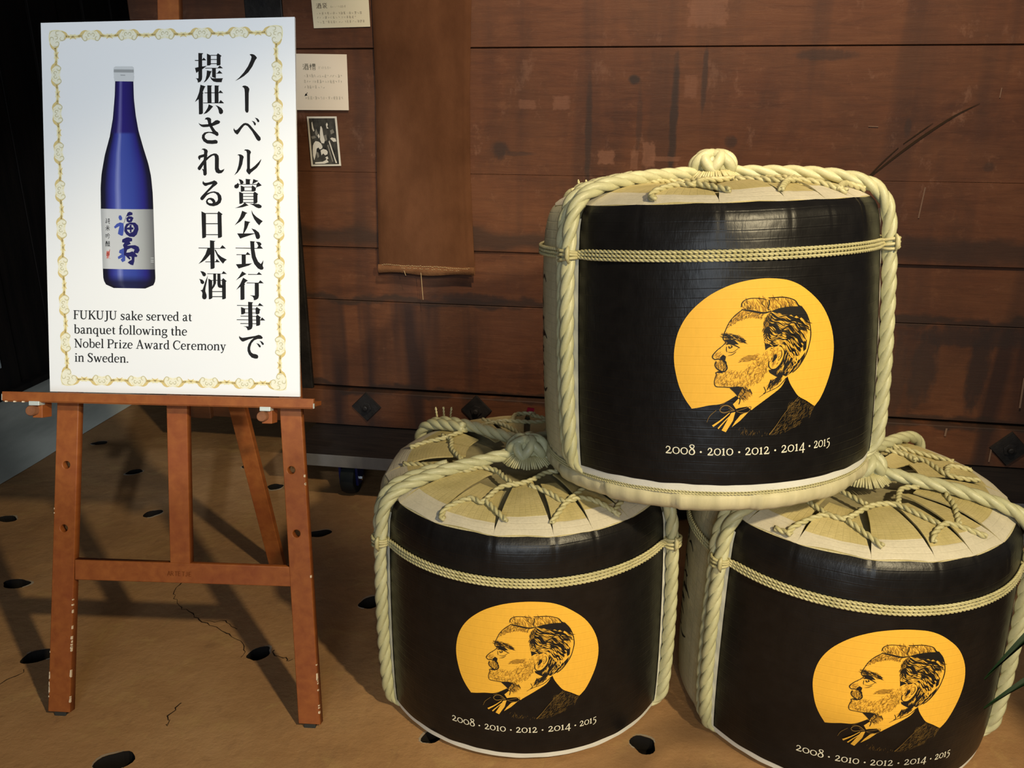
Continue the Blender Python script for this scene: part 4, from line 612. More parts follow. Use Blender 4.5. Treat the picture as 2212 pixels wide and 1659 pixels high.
# ---------------------------------------------------------------- hanging cotton pressing bag
def make_bag():
    o = empty('pressing_bag', on_press(-.29, .782, .02), (0, 0, RT)); tag(o, 'long brown cotton pressing bag with stitched hem hanging on the press planks', 'bag')
    Zs = [0, .03, .09, .20, .35, .60, .87, 1.10]
    Lx = [-.178, -.178, -.178, -.174, -.170, -.160, -.158, -.160]; Rx = [.162, .162, .160, .156, .152, .154, .164, .166]
    def lerp(z, A):
        for i in range(len(Zs) - 1):
            if z <= Zs[i + 1]: return A[i] + (A[i + 1] - A[i]) * (z - Zs[i]) / (Zs[i + 1] - Zs[i])
        return A[-1]
    def face(sg, z0=.028, z1=1.1):
        def f(u, v):
            z = z0 + (z1 - z0) * v; a, b = lerp(z, Lx), lerp(z, Rx); x = a + (b - a) * u
            e = min(u, 1 - u); th = .010 * min(1, e * 9) ** .5 + .004 * mnoise.noise((x * 6, z * 4, 1.3)) * min(1, e * 6)
            if abs(u - .955) < .012: th += .003
            return (x, -th if sg < 0 else .004, z)
        return f
    mb = MB(); mb.grid(face(-1), 46, 90); mb.grid(face(1), 46, 90)
    mb.build('cloth', 'cloth', o, True)
    def hemf(u, v):
        z = .030 - .030 * v + .004 * math.sin(u * 9) * v; a, b = lerp(0, Lx) - .001, lerp(0, Rx) + .001
        return (a + (b - a) * u, -.010 - .006 * math.sin(v * PI), z)
    mb = MB(); mb.grid(hemf, 40, 6); mb.grid(lambda u, v: (hemf(u, v)[0], .003, hemf(u, v)[2]), 40, 6)
    h = mb.build('hem', 'hem', o, True)
    mb = MB(); n = 44
    for i in range(n):
        a = -.165 + .315 * i / n; z = .031 - .006 * i / n + random.uniform(-.0015, .0015)
        mb.tube([(a, -.0125, z), (a + .0055, -.0145, z + random.uniform(-.002, .002))], .0011, 5)
        if i % 3 and 8 < i < 40: mb.tube([(a, -.0155, z - .008), (a + .005, -.0165, z - .008 + random.uniform(-.002, .002))], .0009, 5)
    mb.build('stitching', 'thread', h)
    MB().tube([(-.025, -.014, .010), (-.024, -.012, -.03), (-.021, -.012, -.09)], .0011, 5).build('loose_thread', 'thread', h)
    MB().tube([(-.085, -.016, .012), (-.078, -.020, -.004)], .0009, 5).build('loose_thread', 'thread', h)
    for x in (-.12, .12): MB().tube([(x, .006, 1.08), (x, -.022, 1.085)], .004, 8).build('nail', 'iron', o)
make_bag()
rnd = random.Random(3)
c1, f1 = card('caption_card', 'card1', [(-.654, 1.662), (-.462, 1.662), (-.461, 1.581), (-.652, 1.578)], .010); tag(c1, 'small cream caption card above the other one, at top of the press', 'card')
mb = MB(); glyph(mb, SAKE, .08, .70, .085, .19, f1, .013); glyph(mb, FUKURO, .185, .70, .085, .19, f1, .013); mb.build('heading', 'cardhead', c1)
mb = MB(); text_row(mb, .33, .60, .71, .09, 11, f1, rnd)
for y, x1 in ((.47, .88), (.32, .78), (.16, .92)): text_row(mb, .07, x1, y, .10, int(20 * x1), f1, rnd)
tag(mb.build('small_print', 'cardink', c1), kind='stuff')
c2, f2 = card('caption_card', 'card2', [(-.775, 1.502), (-.546, 1.498), (-.550, 1.324), (-.775, 1.324)], .010); tag(c2, 'larger buff caption card with a small black arrow, partly behind the white sign', 'card')
mb = MB(); glyph(mb, SAKE, .33, .72, .085, .11, f2, .011); glyph(mb, FUNE, .43, .72, .095, .11, f2, .011); mb.build('heading', 'cardhead', c2)
mb = MB(); text_row(mb, .57, .76, .735, .05, 10, f2, rnd)
for y, x1 in ((.585, .93), (.485, .93), (.385, .66), (.19, .93)): text_row(mb, .33, x1, y, .062, int(24 * (x1 - .3)), f2, rnd)
tag(mb.build('small_print', 'cardink', c2), kind='stuff')
mb = MB(); stroke(mb, [(.375, .315), (.345, .275)], .009, f2, .0005, 1); mb.add([f2(x, y, .0005) for x, y in ((.325, .25), (.375, .268), (.345, .300))], [(0, 1, 2)]); mb.build('arrow', 'ink', c2)
c3, f3 = card('old_photograph', 'phw', [(-.700, 1.303), (-.595, 1.304), (-.590, 1.143), (-.697, 1.140)], .008); tag(c3, 'small black and white photograph with white border below the caption cards', 'photograph')
mb = MB(); fill(mb, [[(.06, .035), (.94, .035), (.94, .965), (.06, .965)]], f3, .0004); mb.build('photo_ground', 'phg', c3)
mb = MB()
for q in ("40 70 43 80 46 81 49 76 50 64 54 52 50 46 42 47 38 54", "30 62 35 66 38 60 34 56", "16 47 22 51 32 50 40 46 44 40 42 36 34 34 30 38 24 36 20 26 16 18 12 12 9 22 10 34 12 42", "36 32 46 35 56 33 60 29 58 24 50 22 44 26 38 22", "50 18 58 20 60 15 50 12 40 9 14 8 14 5 46 5 60 8", "72 56 78 58 90 56 92 50 82 49", "66 50 69 52 84 14 88 6 83 6", "62 84 66 88 69 84 66 80 70 76 64 76", "14 88 17 90 19 78 22 72 18 70 14 76"):
    v = [float(a) / 100 for a in q.split()]; fill(mb, [list(zip(v[0::2], v[1::2]))], f3, .0008)
mb.build('photo_light', 'phw', c3)
mb = MB()
for q in ("52 62 60 64 62 54 56 50", "74 72 84 75 88 68 76 64", "60 42 64 44 76 10 72 8", "22 68 28 76 32 66 26 60", "30 46 40 42 36 38 28 40", "8 60 20 62 26 58 12 55", "46 30 54 29 52 26 46 27", "20 30 28 28 30 20 24 16"):
    v = [float(a) / 100 for a in q.split()]; fill(mb, [list(zip(v[0::2], v[1::2]))], f3, .0006)
mb.build('photo_midtone', 'phm', c3)

# ---------------------------------------------------------------- easel and sign; local frame: x across, y up the slope, z out towards the room
EX = Vector((.9977, -.0676, 0)).normalized(); EV = Vector((.01916, .28337, .95882)).normalized(); EN = EX.cross(EV).normalized()
E0 = Vector((-1.0682, 1.65, 0))
EM = Matrix((EX, EV, EN)).transposed().to_4x4(); EM.translation = E0
EA = empty('easel'); EA.matrix_world = EM; tag(EA, 'reddish-brown wooden easel with peg holes holding up the white sign', 'easel')
ep = lambda v, d: Vector((v[0], v[1], v[2] - d / 2))
TH = .022
def slab(name, pts, th=TH, holes=(), z=0.0, mat='easel', parent=EA): return plate(name, pts, holes, th, mat, parent, lambda v: Vector((v[0], v[1], v[2] - th / 2 + z)), .0018)
slab('leg', [(-.027, .012), (.027, .012), (.068, 1.18), (.018, 1.18)], holes=[(.022, .599, .0088), (.015, .450, .0088), (.028, .90, .0088)])
slab('leg', [(.575, .012), (.627, .012), (.545, 1.18), (.497, 1.18)], holes=[(.554, .602, .0088), (.567, .456, .0088), (.537, .90, .0088)])
slab('mast', [(.268, .376), (.316, .376), (.288, 1.72), (.238, 1.72)], z=-.003)
slab('crossbar', [(.040, .329), (.591, .333), (.587, .378), (.040, .3775)], z=-.001, th=.020)
slab('top_rail', [(.060, 1.10), (.508, 1.10), (.508, 1.145), (.060, 1.145)], z=-.002, th=.018)
for xx in (.000, .600):
    MB().box((xx - .014, .0, -.017), (xx + .014, .013, -.004)).build('rubber_foot', 'rubber', EA, bevel=.002)
# ledge: a tray with a low lip, end grain pale
mb = MB(); mb.box((-.092, .752, -.004), (.622, .762, .052)); mb.box((-.092, .750, .046), (.622, .7705, .058)); mb.box((-.092, .7475, .050), (.622, .752, .054))
LEDGE = mb.build('ledge', 'easel', EA, bevel=.0012)
mb = MB(); mb.box((-.0926, .751, .052), (-.0915, .765, .0585)); mb.box((.6215, .749, .050), (.6226, .760, .0585)); tag(mb.build('worn_end', 'white_metal', LEDGE), kind='stuff')
for xx in (-.017, .513):
    b = MB().box((xx - .011, .712, .010), (xx + .012, .7475, .046)).build('bracket', 'easel', EA, bevel=.001)
    MB().box((xx - .0115, .741, .036), (xx + .0125, .7505, .0595)).build('zinc_clip', 'white_metal', b, bevel=.0008)
    MB().tube([(xx - .006, .729, .030), (xx - .006, .729, .062), (xx - .006, .729, .064)], lambda t: .0115 if t < .8 else .0100, 18).build('peg', 'dowel', b, True, angle=40)
mb = MB(); rnd = random.Random(17)
def chips(p, q, n, lo, hi, sd):
    for k in range(n):
        t = rnd.uniform(lo, hi); l = rnd.choice((.003, .004, .006, .008, .018)); w = rnd.uniform(.0012, .0036); y = p[1] + (q[1] - p[1]) * t; ed = lambda yy: p[0] + (q[0] - p[0]) * (yy - p[1]) / (q[1] - p[1])
        y2 = min(q[1], y + l); a, b = ed(y), ed(y2); e = -sd * .0004
        mb.add([(a + e, y, .0004), (a + e - sd * w, y + l * .15, .0004), (b + e - sd * w * .7, y2, .0004), (b + e, y2, .0004), (a + sd * .0003, y, -.004), (b + sd * .0003, y2, -.004)], [(0, 1, 2, 3), (0, 3, 5, 4)])
chips((.027, .012), (.068, 1.18), 14, .0, .25, 1); chips((-.027, .012), (.018, 1.18), 9, .0, .14, -1); chips((.627, .012), (.545, 1.18), 8, .0, .12, 1); chips((.627, .012), (.545, 1.18), 4, .2, .5, 1); chips((-.027, .012), (.018, 1.18), 2, .38, .44, -1)
for k in range(4): mb.box((-.085 + k * .02, .7470, .0535), (-.081 + k * .02, .7500, .0585))
tag(mb.build('worn_edge', 'chip', EA), kind='stuff')
# hinged rear leg in world space
def rear_leg():
    H = E0 + EX * .262 + EV * 1.34 - EN * .03; F = Vector((-.715, 2.295, .01)); d = (F - H).normalized(); w = EX; t = d.cross(w).normalized()
    q = EM.inverted(); mb = MB(); vs = []
    for p in (H - d * .06, F):
        for a, c in ((-1, -1), (1, -1), (1, 1), (-1, 1)): vs.append(q @ (p + w * .023 * a + t * .011 * c))
    mb.add(vs, [(3, 2, 1, 0), (4, 5, 6, 7), (0, 1, 5, 4), (1, 2, 6, 5), (2, 3, 7, 6), (3, 0, 4, 7)]); mb.build('rear_leg', 'easel', EA, bevel=.0018)
    MB().box((.235, 1.30, -.035), (.29, 1.37, -.0225)).build('hinge', 'white_metal', EA)
rear_leg()
mb = MB()                                             # the maker's faint burnt stamp on the crossbar
bx = lambda x, y, l: (.2635 + x * .000118, .3475 + y * .000105, l)
px = 0
for chs in ([([(0, 0), (28, 100)], 14), ([(28, 100), (56, 0)], 14), ([(12, 35), (46, 35)], 10)], [([(0, 0), (0, 100)], 14), ([(0, 96), (40, 92), (44, 62), (0, 52)], 12), ([(18, 50), (48, 0)], 14)], [([(0, 95), (60, 95)], 12), ([(30, 95), (30, 0)], 14)],
            [([(0, 0), (0, 100)], 14), ([(0, 95), (44, 95)], 10), ([(0, 50), (36, 50)], 10), ([(0, 5), (44, 5)], 10)], [([(0, 95), (60, 95)], 12), ([(30, 95), (30, 0)], 14)], [([(36, 100), (36, 18), (20, 2), (0, 14)], 13)], [([(0, 0), (0, 100)], 14), ([(0, 95), (44, 95)], 10), ([(0, 50), (36, 50)], 10), ([(0, 5), (44, 5)], 10)]):
    for pts, w in chs: stroke(mb, [(px + x, y) for x, y in pts], w, bx, -.0006 + .0000, 1)
    px += 72
for i, v in enumerate(mb.v): mb.v[i] = (v[0], v[1], -.0006)
mb.build('stamp', 'brand', EA)

# ---- the sign: a foam board standing on the ledge
SG = empty('sign_board'); SG.matrix_world = EM @ Matrix.Translation((0, .77, .0015))
tag(SG, 'white foam board sign with blue bottle, gold scroll border and Japanese headline', 'sign')
C4 = [(-.0100, -.0005), (.5758, .0008), (.5583, .8425), (-.0250, .8320)]
BT = .007
mb = MB(); mb.add([(x, y, z) for z in (0, BT) for x, y in C4], [(3, 2, 1, 0), (4, 5, 6, 7), (0, 1, 5, 4), (1, 2, 6, 5), (2, 3, 7, 6), (3, 0, 4, 7)]); mb.build('foam_panel', 'board', SG)
sf = lambda x, y, l: (x, y, BT + l)
mb = MB()
for g in DATA['KANJI']: fill(mb, [pairs(c) for c in g], sf, .0005)
mb.build('headline_text', 'ink', SG)
def text_width(t): return sum(G[c][0] for c in t)
mb = MB()
for t, x0, x1, y in (("FUKUJU sake served at", .0473, .3248, .1670), ("banquet following the", .0483, .3136, .1341), ("Nobel Prize Award Ceremony", .0489, .4035, .1021), ("in Sweden.", .0497, .1767, .0696)):
    k = (x1 - x0) / (text_width(t) - 8); ky = .0199 / 100; X = x0 - 3 * k
    for c in t:
        a, ss = G[c]
        for pts, w in ss:
            kw = (k + ky) / 2; stroke(mb, [(X + p[0] * k, y + p[1] * ky) for p in pts], [q * kw * 1.12 + .00012 for q in w] if isinstance(w, list) else w * kw * 1.12 + .00012, sf, .0005, 5)
        X += a * k
mb.build('caption_text', 'greyink', SG)
# bottle picture
def edge(L, y):
    for a, b in zip(L, L[1:]):
        if b[1] <= y <= a[1]: return a[0] + (b[0] - a[0]) * (a[1] - y) / (a[1] - b[1] + 1e-9)
    return L[-1][0] if y < L[-1][1] else L[0][0]
BL_, BR_ = pairs(DATA['BOTL']), pairs(DATA['BOTR']); BL_ = sorted(BL_, key=lambda p: -p[1]); BR_ = sorted(BR_, key=lambda p: -p[1])
yt, yb = BL_[0][1], min(BL_[-1][1], BR_[-1][1])
def rows(mb, y0, y1, n, lift, bulge=0.0):
    for i in range(n):
        a, b = y0 + (y1 - y0) * i / n, y0 + (y1 - y0) * (i + 1) / n; q = []; u = []
        m = 8
        for j in range(m):
            for y, s in ((a, j / m), (a, (j + 1) / m), (b, (j + 1) / m), (b, j / m)):
                l, r = edge(BL_, y), edge(BR_, y); yy = y - bulge * math.sin(s * PI); q.append(sf(l + (r - l) * s, yy, lift)); u.append((s, (y - yb) / (yt - yb)))
        mb.add(q, [(4 * j, 4 * j + 1, 4 * j + 2, 4 * j + 3) for j in range(m)], 0, u)
mb = MB(); rows(mb, yb, yt, 60, .0004); BP = mb.build('bottle_picture', 'bottle', SG)
LY0, LY1 = DATA['LABY'][1] * 1e-4, DATA['LABY'][0] * 1e-4
mb = MB(); rows(mb, LY0, LY1, 14, .0008, .0006); mb.build('label_picture', 'label', BP)
mb = MB()
for g in DATA['LABEL_LIGHT']: fill(mb, [pairs(c) for c in g], sf, .0012)
tag(mb.build('label_brushwork', 'calli_l', BP), kind='stuff')
mb = MB()
for g in DATA['LABEL_DARK']: fill(mb, [pairs(c) for c in g], sf, .0014)
tag(mb.build('label_brushwork', 'calli_d', BP), kind='stuff')
mb = MB(); rnd = random.Random(11)
JUN = [[(.1, 1), (.3, .8), (.05, .62), (.3, .62)], [(.2, .6), (.2, .1)], [(.05, .4), (.0, .2)], [(.35, .4), (.4, .25)], [(.5, .88), (1, .88)], [(.55, .7), (.55, .45), (.95, .45), (.95, .7)], [(.75, 1), (.75, .2), (.85, .05), (1, .1)]]
KOME = [[(.2, .92), (.32, .72)], [(.8, .92), (.68, .72)], [(0, .56), (1, .56)], [(.5, 1), (.5, 0)], [(.45, .54), (.05, .1)], [(.55, .54), (.95, .1)]]
GIN = [[(.02, .8), (.02, .3), (.28, .3), (.28, .8), (.02, .8)], [(.62, 1), (.35, .6)], [(.62, 1), (.98, .6)], [(.5, .62), (.75, .62)], [(.42, .42), (.9, .42), (.6, .0)]]
JOU = [[(0, .95), (.42, .95)], [(.03, .75), (.03, .05), (.4, .05), (.4, .75), (.03, .75)], [(.15, .95), (.15, .5)], [(.28, .95), (.28, .5)], [(.03, .3), (.4, .3)], [(.5, .9), (1, .9)], [(.75, 1), (.75, .8)], [(.5, .7), (1, .7)], [(.5, .5), (1, .5)], [(.6, .75), (.6, .45)], [(.88, .75), (.88, .45)], [(.5, .3), (1, .3)], [(.65, .3), (.62, 0), (.8, .1)], [(.72, .28), (1, .02)]]
for gl, y in ((JUN, .3835), (KOME, .3680), (GIN, .3500), (JOU, .3325)): glyph(mb, gl, .1247, y, .0100, .0125, lambda a, b, l: sf(a, b, .0012), .0011)
mb.build('label_small_text', 'greyink', BP)
mb = MB()
for k in range(10): stroke(mb, [(.1262 + rnd.uniform(0, .008), .307 + rnd.uniform(0, .019)) for _ in range(3)], .0012, lambda a, b, l: sf(a, b, .0012), 0, 3)
stroke(mb, [(.1256, .3065), (.1355, .3060)], .0006, lambda a, b, l: sf(a, b, .0012), 0, 1); mb.build('label_seal', 'seal', BP)
mb = MB()
for y in (.308, .303, .299): stroke(mb, [(.2300, y), (.2370, y)], .0026, lambda a, b, l: sf(a, b, .0012), 0, 1)
mb.build('label_small_text', 'capg', BP)
cp = [(a * 1e-4, b * 1e-4) for a, b in DATA['CAP']]
mb = MB(); xL, xR = cp[0][0], cp[1][0]; y1, y0 = cp[4][1], cp[2][1]
fill(mb, [[(xL + .002, y0), (xR - .001, y0 - .0005), (xR + .0005, y0 + .012), (xR - .0008, y0 + .0125), (xR - .0008, y0 + .0145), (xR, y0 + .015), (xR - .0005, y1 - .003), (xR - .004, y1), (xL + .004, y1), (xL, y1 - .003), (xL, y0 + .014), (xL + .001, y0 + .012), (xL, y0 + .010)]], sf, .0008); mb.build('cap_picture', 'capw', BP)
mb = MB(); stroke(mb, [(xL + .0005, y1 - .010), (xR - .0008, y1 - .0105)], .0065, sf, .0012, 1); stroke(mb, [(xL + .016, y0 + .0135), (xL + .027, y0 + .0132)], .0016, sf, .0012, 1); mb.build('cap_shade', 'capg', BP)
# scroll border
mbL, mbH, mbD, mbG = MB(), MB(), MB(), MB()
def scroll(cx, cy, ux, uy, k):
    """one cluster of scrolls; (ux,uy) runs along the border, k sizes it"""
    vx, vy = -uy, ux; T = lambda a, b: (cx + (ux * a + vx * b) * k, cy + (uy * a + vy * b) * k)
    fill(mbH, [[T(a, b) for a, b in ((-21, -2), (-17, 9), (-8, 12), (0, 10), (8, 12), (17, 9), (21, -2), (16, -12), (8, -11), (0, -9), (-8, -11), (-16, -12))]], sf, .00030)
    for s in (-1, 1):
        stroke(mbD, [T(s * 30, -2), T(s * 24, 0), T(s * 19, 6), T(s * 13, 10), T(s * 8, 9)], [2.4 * k, 6 * k, 6.5 * k, 3 * k, 1.0 * k], sf, .0006, 4)
        stroke(mbD, [T(s * 24, 0), T(s * 20, -5), T(s * 19, -9)], [5 * k, 3 * k, 1.2 * k], sf, .0006, 4)
        stroke(mbG, [T(s * 18, 4), T(s * 20, -3), T(s * 16, -11), T(s * 10, -10), T(s * 10, -4), T(s * 14, -3)], [1 * k, 1.5 * k, 1.8 * k, 1.8 * k, 1.5 * k, .9 * k], sf, .0007, 4)
        stroke(mbG, [T(s * .8, 0), T(s * 3, 4.5), T(s * 7, 3), T(s * 6.5, -2), T(s * 3.5, -1)], [1 * k, 1.7 * k, 1.7 * k, 1.4 * k, .8 * k], sf, .0007, 4)
        stroke(mbL, [T(s * 12, 2), T(s * 9, 7), T(s * 4, 9)], [1 * k, 2 * k, 1 * k], sf, .0006, 4)
        stroke(mbL, [T(s * 12, -6), T(s * 8, -8), T(s * 2, -6)], [1 * k, 2 * k, 1 * k], sf, .0006, 4)
def link_bar(p, q, k):
    d = Vector((q[0] - p[0], q[1] - p[1])); L = d.length; u = d / L; v = Vector((-u[1], u[0])); T = lambda a, b: (p[0] + u[0] * a * L + v[0] * b * k, p[1] + u[1] * a * L + v[1] * b * k)
    stroke(mbL, [T(0, -1), T(.25, -2), T(.5, -2), T(.75, -2), T(1, -1)], [8 * k, 7 * k, 9 * k, 7 * k, 8 * k], sf, .0004, 4)
    stroke(mbD, [T(0, -1), T(.25, -2), T(.5, -2), T(.75, -2), T(1, -1)], [4.5 * k, 2 * k, 3.2 * k, 2 * k, 4.5 * k], sf, .0006, 4)
    for s in (-1, 1):
        stroke(mbD, [T(.5, -2), T(.5 + s * .12, -5), T(.5 + s * .22, -8)], [4 * k, 2.5 * k, .8 * k], sf, .0006, 3)
        stroke(mbL, [T(.5, -2), T(.5 + s * .10, 1.5), T(.5 + s * .2, 3)], [3.5 * k, 2 * k, .8 * k], sf, .0006, 3)
CB = [(.0300, .0275), (.5325, .0275), (.5185, .8110), (.0075, .8025)]
for a, b, n in ((3, 2, 5), (0, 1, 5), (0, 3, 8), (1, 2, 8)):
    p, q = Vector(CB[a]), Vector(CB[b]); k = .00103; L = (q - p).length; u = (q - p) / L
    if (a, b) in ((0, 1), (1, 2)): u2 = u
    flip = {(3, 2): 1, (0, 1): -1, (0, 3): 1, (1, 2): -1}[(a, b)]
    cs = [p.lerp(q, (i) / (n + 1)) for i in range(1, n + 1)]
    for c in cs: scroll(c[0], c[1], u[0] * flip, u[1] * flip, k)
    al = [p] + cs + [q]
    for i, (c, d) in enumerate(zip(al, al[1:])):
        e0 = .026; x, y = c + u * e0, d - u * e0
        link_bar(x if flip > 0 else y, y if flip > 0 else x, k)
for c, sx, sy in ((CB[0], 1, 1), (CB[1], -1, 1), (CB[2], -1, -1), (CB[3], 1, -1)):
    k = .00103; T = lambda a, b: (c[0] + a * sx * k, c[1] + b * sy * k)
    fill(mbH, [[T(a, b) for a, b in ((-12, -12), (14, -13), (26, -8), (26, 6), (14, 11), (11, 14), (8, 26), (-8, 26), (-13, 12))]], sf, .00030)
    for m in (0, 1):
        Q = (lambda a, b: T(a, b)) if m == 0 else (lambda a, b: T(b, a))
        stroke(mbD, [Q(34, 2), Q(28, 0), Q(24, -6), Q(16, -11)], [3 * k, 6 * k, 5 * k, 1.5 * k], sf, .0006, 4); stroke(mbD, [Q(28, 0), Q(24, 5), Q(22, 9)], [4 * k, 3 * k, 1 * k], sf, .0006, 4)
        stroke(mbG, [Q(22, -2), Q(22, 7), Q(16, 10), Q(12, 6), Q(15, 2)], [1 * k, 1.7 * k, 1.8 * k, 1.4 * k, .9 * k], sf, .0007, 4)
        stroke(mbG, [Q(10, -11), Q(3, -9), Q(4, -3), Q(9, -3)], [1 * k, 1.8 * k, 1.6 * k, .9 * k], sf, .0007, 4); stroke(mbL, [Q(20, -8), Q(8, -12), Q(-6, -11), Q(-11, -5)], [1 * k, 2.2 * k, 2 * k, 1 * k], sf, .0006, 4)
    stroke(mbG, [T(0, 0), T(6, 1), T(6, 6), T(1, 7)], [1 * k, 1.6 * k, 1.6 * k, .8 * k], sf, .0007, 4)
for m, n_, mt in ((mbH, 'border_ground', 'gold_h'), (mbL, 'border_scroll', 'gold_l'), (mbD, 'border_scroll', 'gold_d'), (mbG, 'border_scroll', 'gold_g')): tag(m.build(n_, mt, SG), kind='stuff')

# ---------------------------------------------------------------- the wrapped sake barrels
PROF = [(.028, .3525), (.045, .3545), (.09, .3560), (.16, .3568), (.24, .3562), (.32, .3548), (.40, .3525), (.46, .3500), (.495, .3465), (.518, .3420), (.533, .3370), (.543, .3310), (.5485, .3250)]
def rad(z):
    if z <= PROF[0][0]: return PROF[0][1]
    for a, b in zip(PROF, PROF[1:]):
        if z <= b[0]: return a[1] + (b[1] - a[1]) * (z - a[0]) / (b[0] - a[0])
    return PROF[-1][1]
GAPS = [-57, -36.6, -12.3, 9.2, 24, 40.5, 60, 82, 106, 130, 154, 178, 202, 226, 250, 276]     # where one folded flap meets the next, degrees from the front
def facet(a, z):
    """the mat folds over in flat facets near the rim, leaving a small nick at each flap edge"""
    d = math.degrees(a) % 360; g = sorted((x % 360) for x in GAPS); w = max(0, min(1, (z - .47) / .06))
    for i in range(len(g)):
        lo, hi = g[i], g[(i + 1) % len(g)] + (360 if i == len(g) - 1 else 0)
        dd = d if d >= lo else d + 360
        if lo <= dd <= hi:
            mid = (lo + hi) / 2; ch = math.cos(R((hi - lo) / 2)) / max(.5, math.cos(R(dd - mid))); e = min(dd - lo, hi - dd)
            return w * (.338 * (ch - 1) + .006) * .75 - w * .0022 * math.exp(-(e / 0.9) ** 2)
    return 0
def bar(u, z, l):
    """print space (metres along the girth from the front, height) onto the barrel's skin"""
    a = u / .354; r = rad(z) + facet(a, z) + .0020 + l; return (r * math.sin(a), -r * math.cos(a), z)
def pol(deg, r, z): return Vector((r * math.sin(R(deg)), -r * math.cos(R(deg)), z))
WR = 59.5
def topz(r):
    K = ((.08, .574), (.14, .582), (.20, .580), (.25, .575), (.285, .5675), (.31, .5585), (.3275, .5480))
    if r <= K[0][0]: return K[0][1] - (.08 - r) * .2
    for a, b in zip(K, K[1:]):
        if r <= b[0]: return a[1] + (b[1] - a[1]) * (r - a[0]) / (b[0] - a[0])
    return K[-1][1]
def make_barrel():
    root = empty('sake_barrel')
    core = MB(); core.lathe([(z, r - .0015) for z, r in PROF], 180, rfn=facet); core.build('straw_body', 'straw', root, True)
    # lip of folded straw under the printed wrap
    def lipr(a, z): return -.003 * ((math.degrees(a) % 24) / 24) * (1 if z < .026 else 0)
    lip = MB(); lip.lathe([(.030, .3508), (.024, .3520), (.016, .3490), (.008, .3435), (.002, .335), (.0005, .31), (.0005, .05)], 240, rfn=lipr); lip.build('bottom_lip', 'straw', root, True, angle=50)
    # black printed wrap, seen from rope to rope
    w = MB(); zs = [p[0] for p in PROF]; Z = [zs[0] + (zs[-1] - zs[0]) * i / 60 for i in range(61)]
    def wf(u, v):
        a = R(-WR + 2 * WR * u); z = Z[int(round(v * 60))]; e = .0012 * mnoise.noise((a * 6, z * 14, 3))
        if v == 0: z += .0016 * mnoise.noise((a * 9, 7, 0))
        if v == 1: z -= .0012 * abs(math.sin(a * 9.3))
        r = rad(z) + facet(a, z) + .0020 + e * .3; return (r * math.sin(a), -r * math.cos(a), z)
    w.grid(wf, 200, 60); wrap = w.build('printed_wrap', 'wrap', root, True)
    # its pale paper selvedge beside each rope and under the lower edge
    p = MB()
    for s in (-1, 1): p.grid(lambda u, v: bar(s * R(WR - .6 + 3.4 * u) * .354, .024 + .50 * v, .0012 + .0012 * math.sin(v * 40) * u), 3, 40)
    p.grid(lambda u, v: bar(R(-66 + 132 * u) * .354, .014 + .0155 * v + .0015 * mnoise.noise((u * 22, 0, 0)), -.0006 - (1 - v) * .002), 120, 2); p.build('paper_edge', 'paper', root, True)
    # portrait medallion
    pp = lambda x, y, l: bar(x, y + .28, l)
    mb = MB(); fill(mb, [smooth_poly(pairs(DATA['GOLD']))], pp, .0009, .008)
    for g in DATA['GOLD2']: fill(mb, [pairs(g)], pp, .0009, .008)
    mb.build('portrait_ground', 'gold', wrap, True)
    ink, half, gl = MB(), MB(), MB()
    for g in DATA['INK']: fill(ink, [smooth_poly(pairs(g), 3)], pp, .0018, .010)
    for pts, ws in DATA['INKS']: stroke(ink, pairs(pts), [q * 1e-4 for q in ws], pp, .0019, 5)
    gg = MB(); hatch(ink, half, gl, gg, pp)
    for i_, (pts, ws) in enumerate(DATA['BOW']): stroke(gg if i_ in (2, 3) else gl, pairs(pts), [q * 1e-4 * (1 if i_ in (2, 3) else .8) for q in ws], pp, .0021, 4)
    tag(gg.build('portrait_highlight', 'gold', wrap), kind='stuff')
    tag(half.build('portrait_tone', 'halftone', wrap), kind='stuff'); tag(ink.build('portrait_ink', 'pink', wrap), kind='stuff'); tag(gl.build('jacket_texture', 'goldline', wrap), kind='stuff')
    # the row of years
    mb = MB(); k = .0002; base = .0880
    for t, a0, a1 in (('2008', -27.0, -18.2), ('2010', -14.7, -7.3), ('2012', -3.75, 3.55), ('2014', 7.3, 15.3), ('2015', 18.6, 25.0)):
        u0, u1 = R(a0) * .356, R(a1) * .356; kx = (u1 - u0) / (sum(DG[c][0] for c in t) - 8); X = u0 - 4 * kx
        for c in t:
            for pts, wd in DG[c][1]: stroke(mb, [(X + q[0] * kx, base + q[1] * k) for q in pts], [q * (k + kx) / 2 for q in wd] if isinstance(wd, list) else wd * (k + kx) / 2, lambda x, y, l: bar(x, y, l), .0012, 5)
            X += DG[c][0] * kx
    for a in (-16.6, -5.5, 5.35, 16.95): disc(mb, (R(a) * .356, base + .0062), .0019, .0019, lambda x, y, l: bar(x, y, l), .0012, 12)
    mb.build('year_row', 'year', wrap)
    # brush writing on the straw at the left side, seen nearly edge on
    mb = MB(); rnd = random.Random(5)
    for i in range(7):
        zc = .40 - i * .042
        for j in range(7):
            a0 = R(-112 + rnd.uniform(0, 20)); a1 = a0 + R(rnd.uniform(-3, 9)); z0 = zc + rnd.uniform(-.018, .018)
            stroke(mb, [(a0 * .354, z0), ((a0 + a1) / 2 * .354, z0 + rnd.uniform(-.01, .01)), (a1 * .354, z0 + rnd.uniform(-.02, .012))], [.003, .007, .003], lambda x, y, l: bar(x, y, l - .0028), 0, 4)
    tag(mb.build('brush_writing', 'pink', root), kind='stuff')
    # top: sunken straw heart, then the folded flaps
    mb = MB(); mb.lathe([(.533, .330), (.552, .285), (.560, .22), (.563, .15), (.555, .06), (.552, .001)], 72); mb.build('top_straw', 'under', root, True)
    rnd = random.Random(21); g = GAPS + [GAPS[0] + 360]
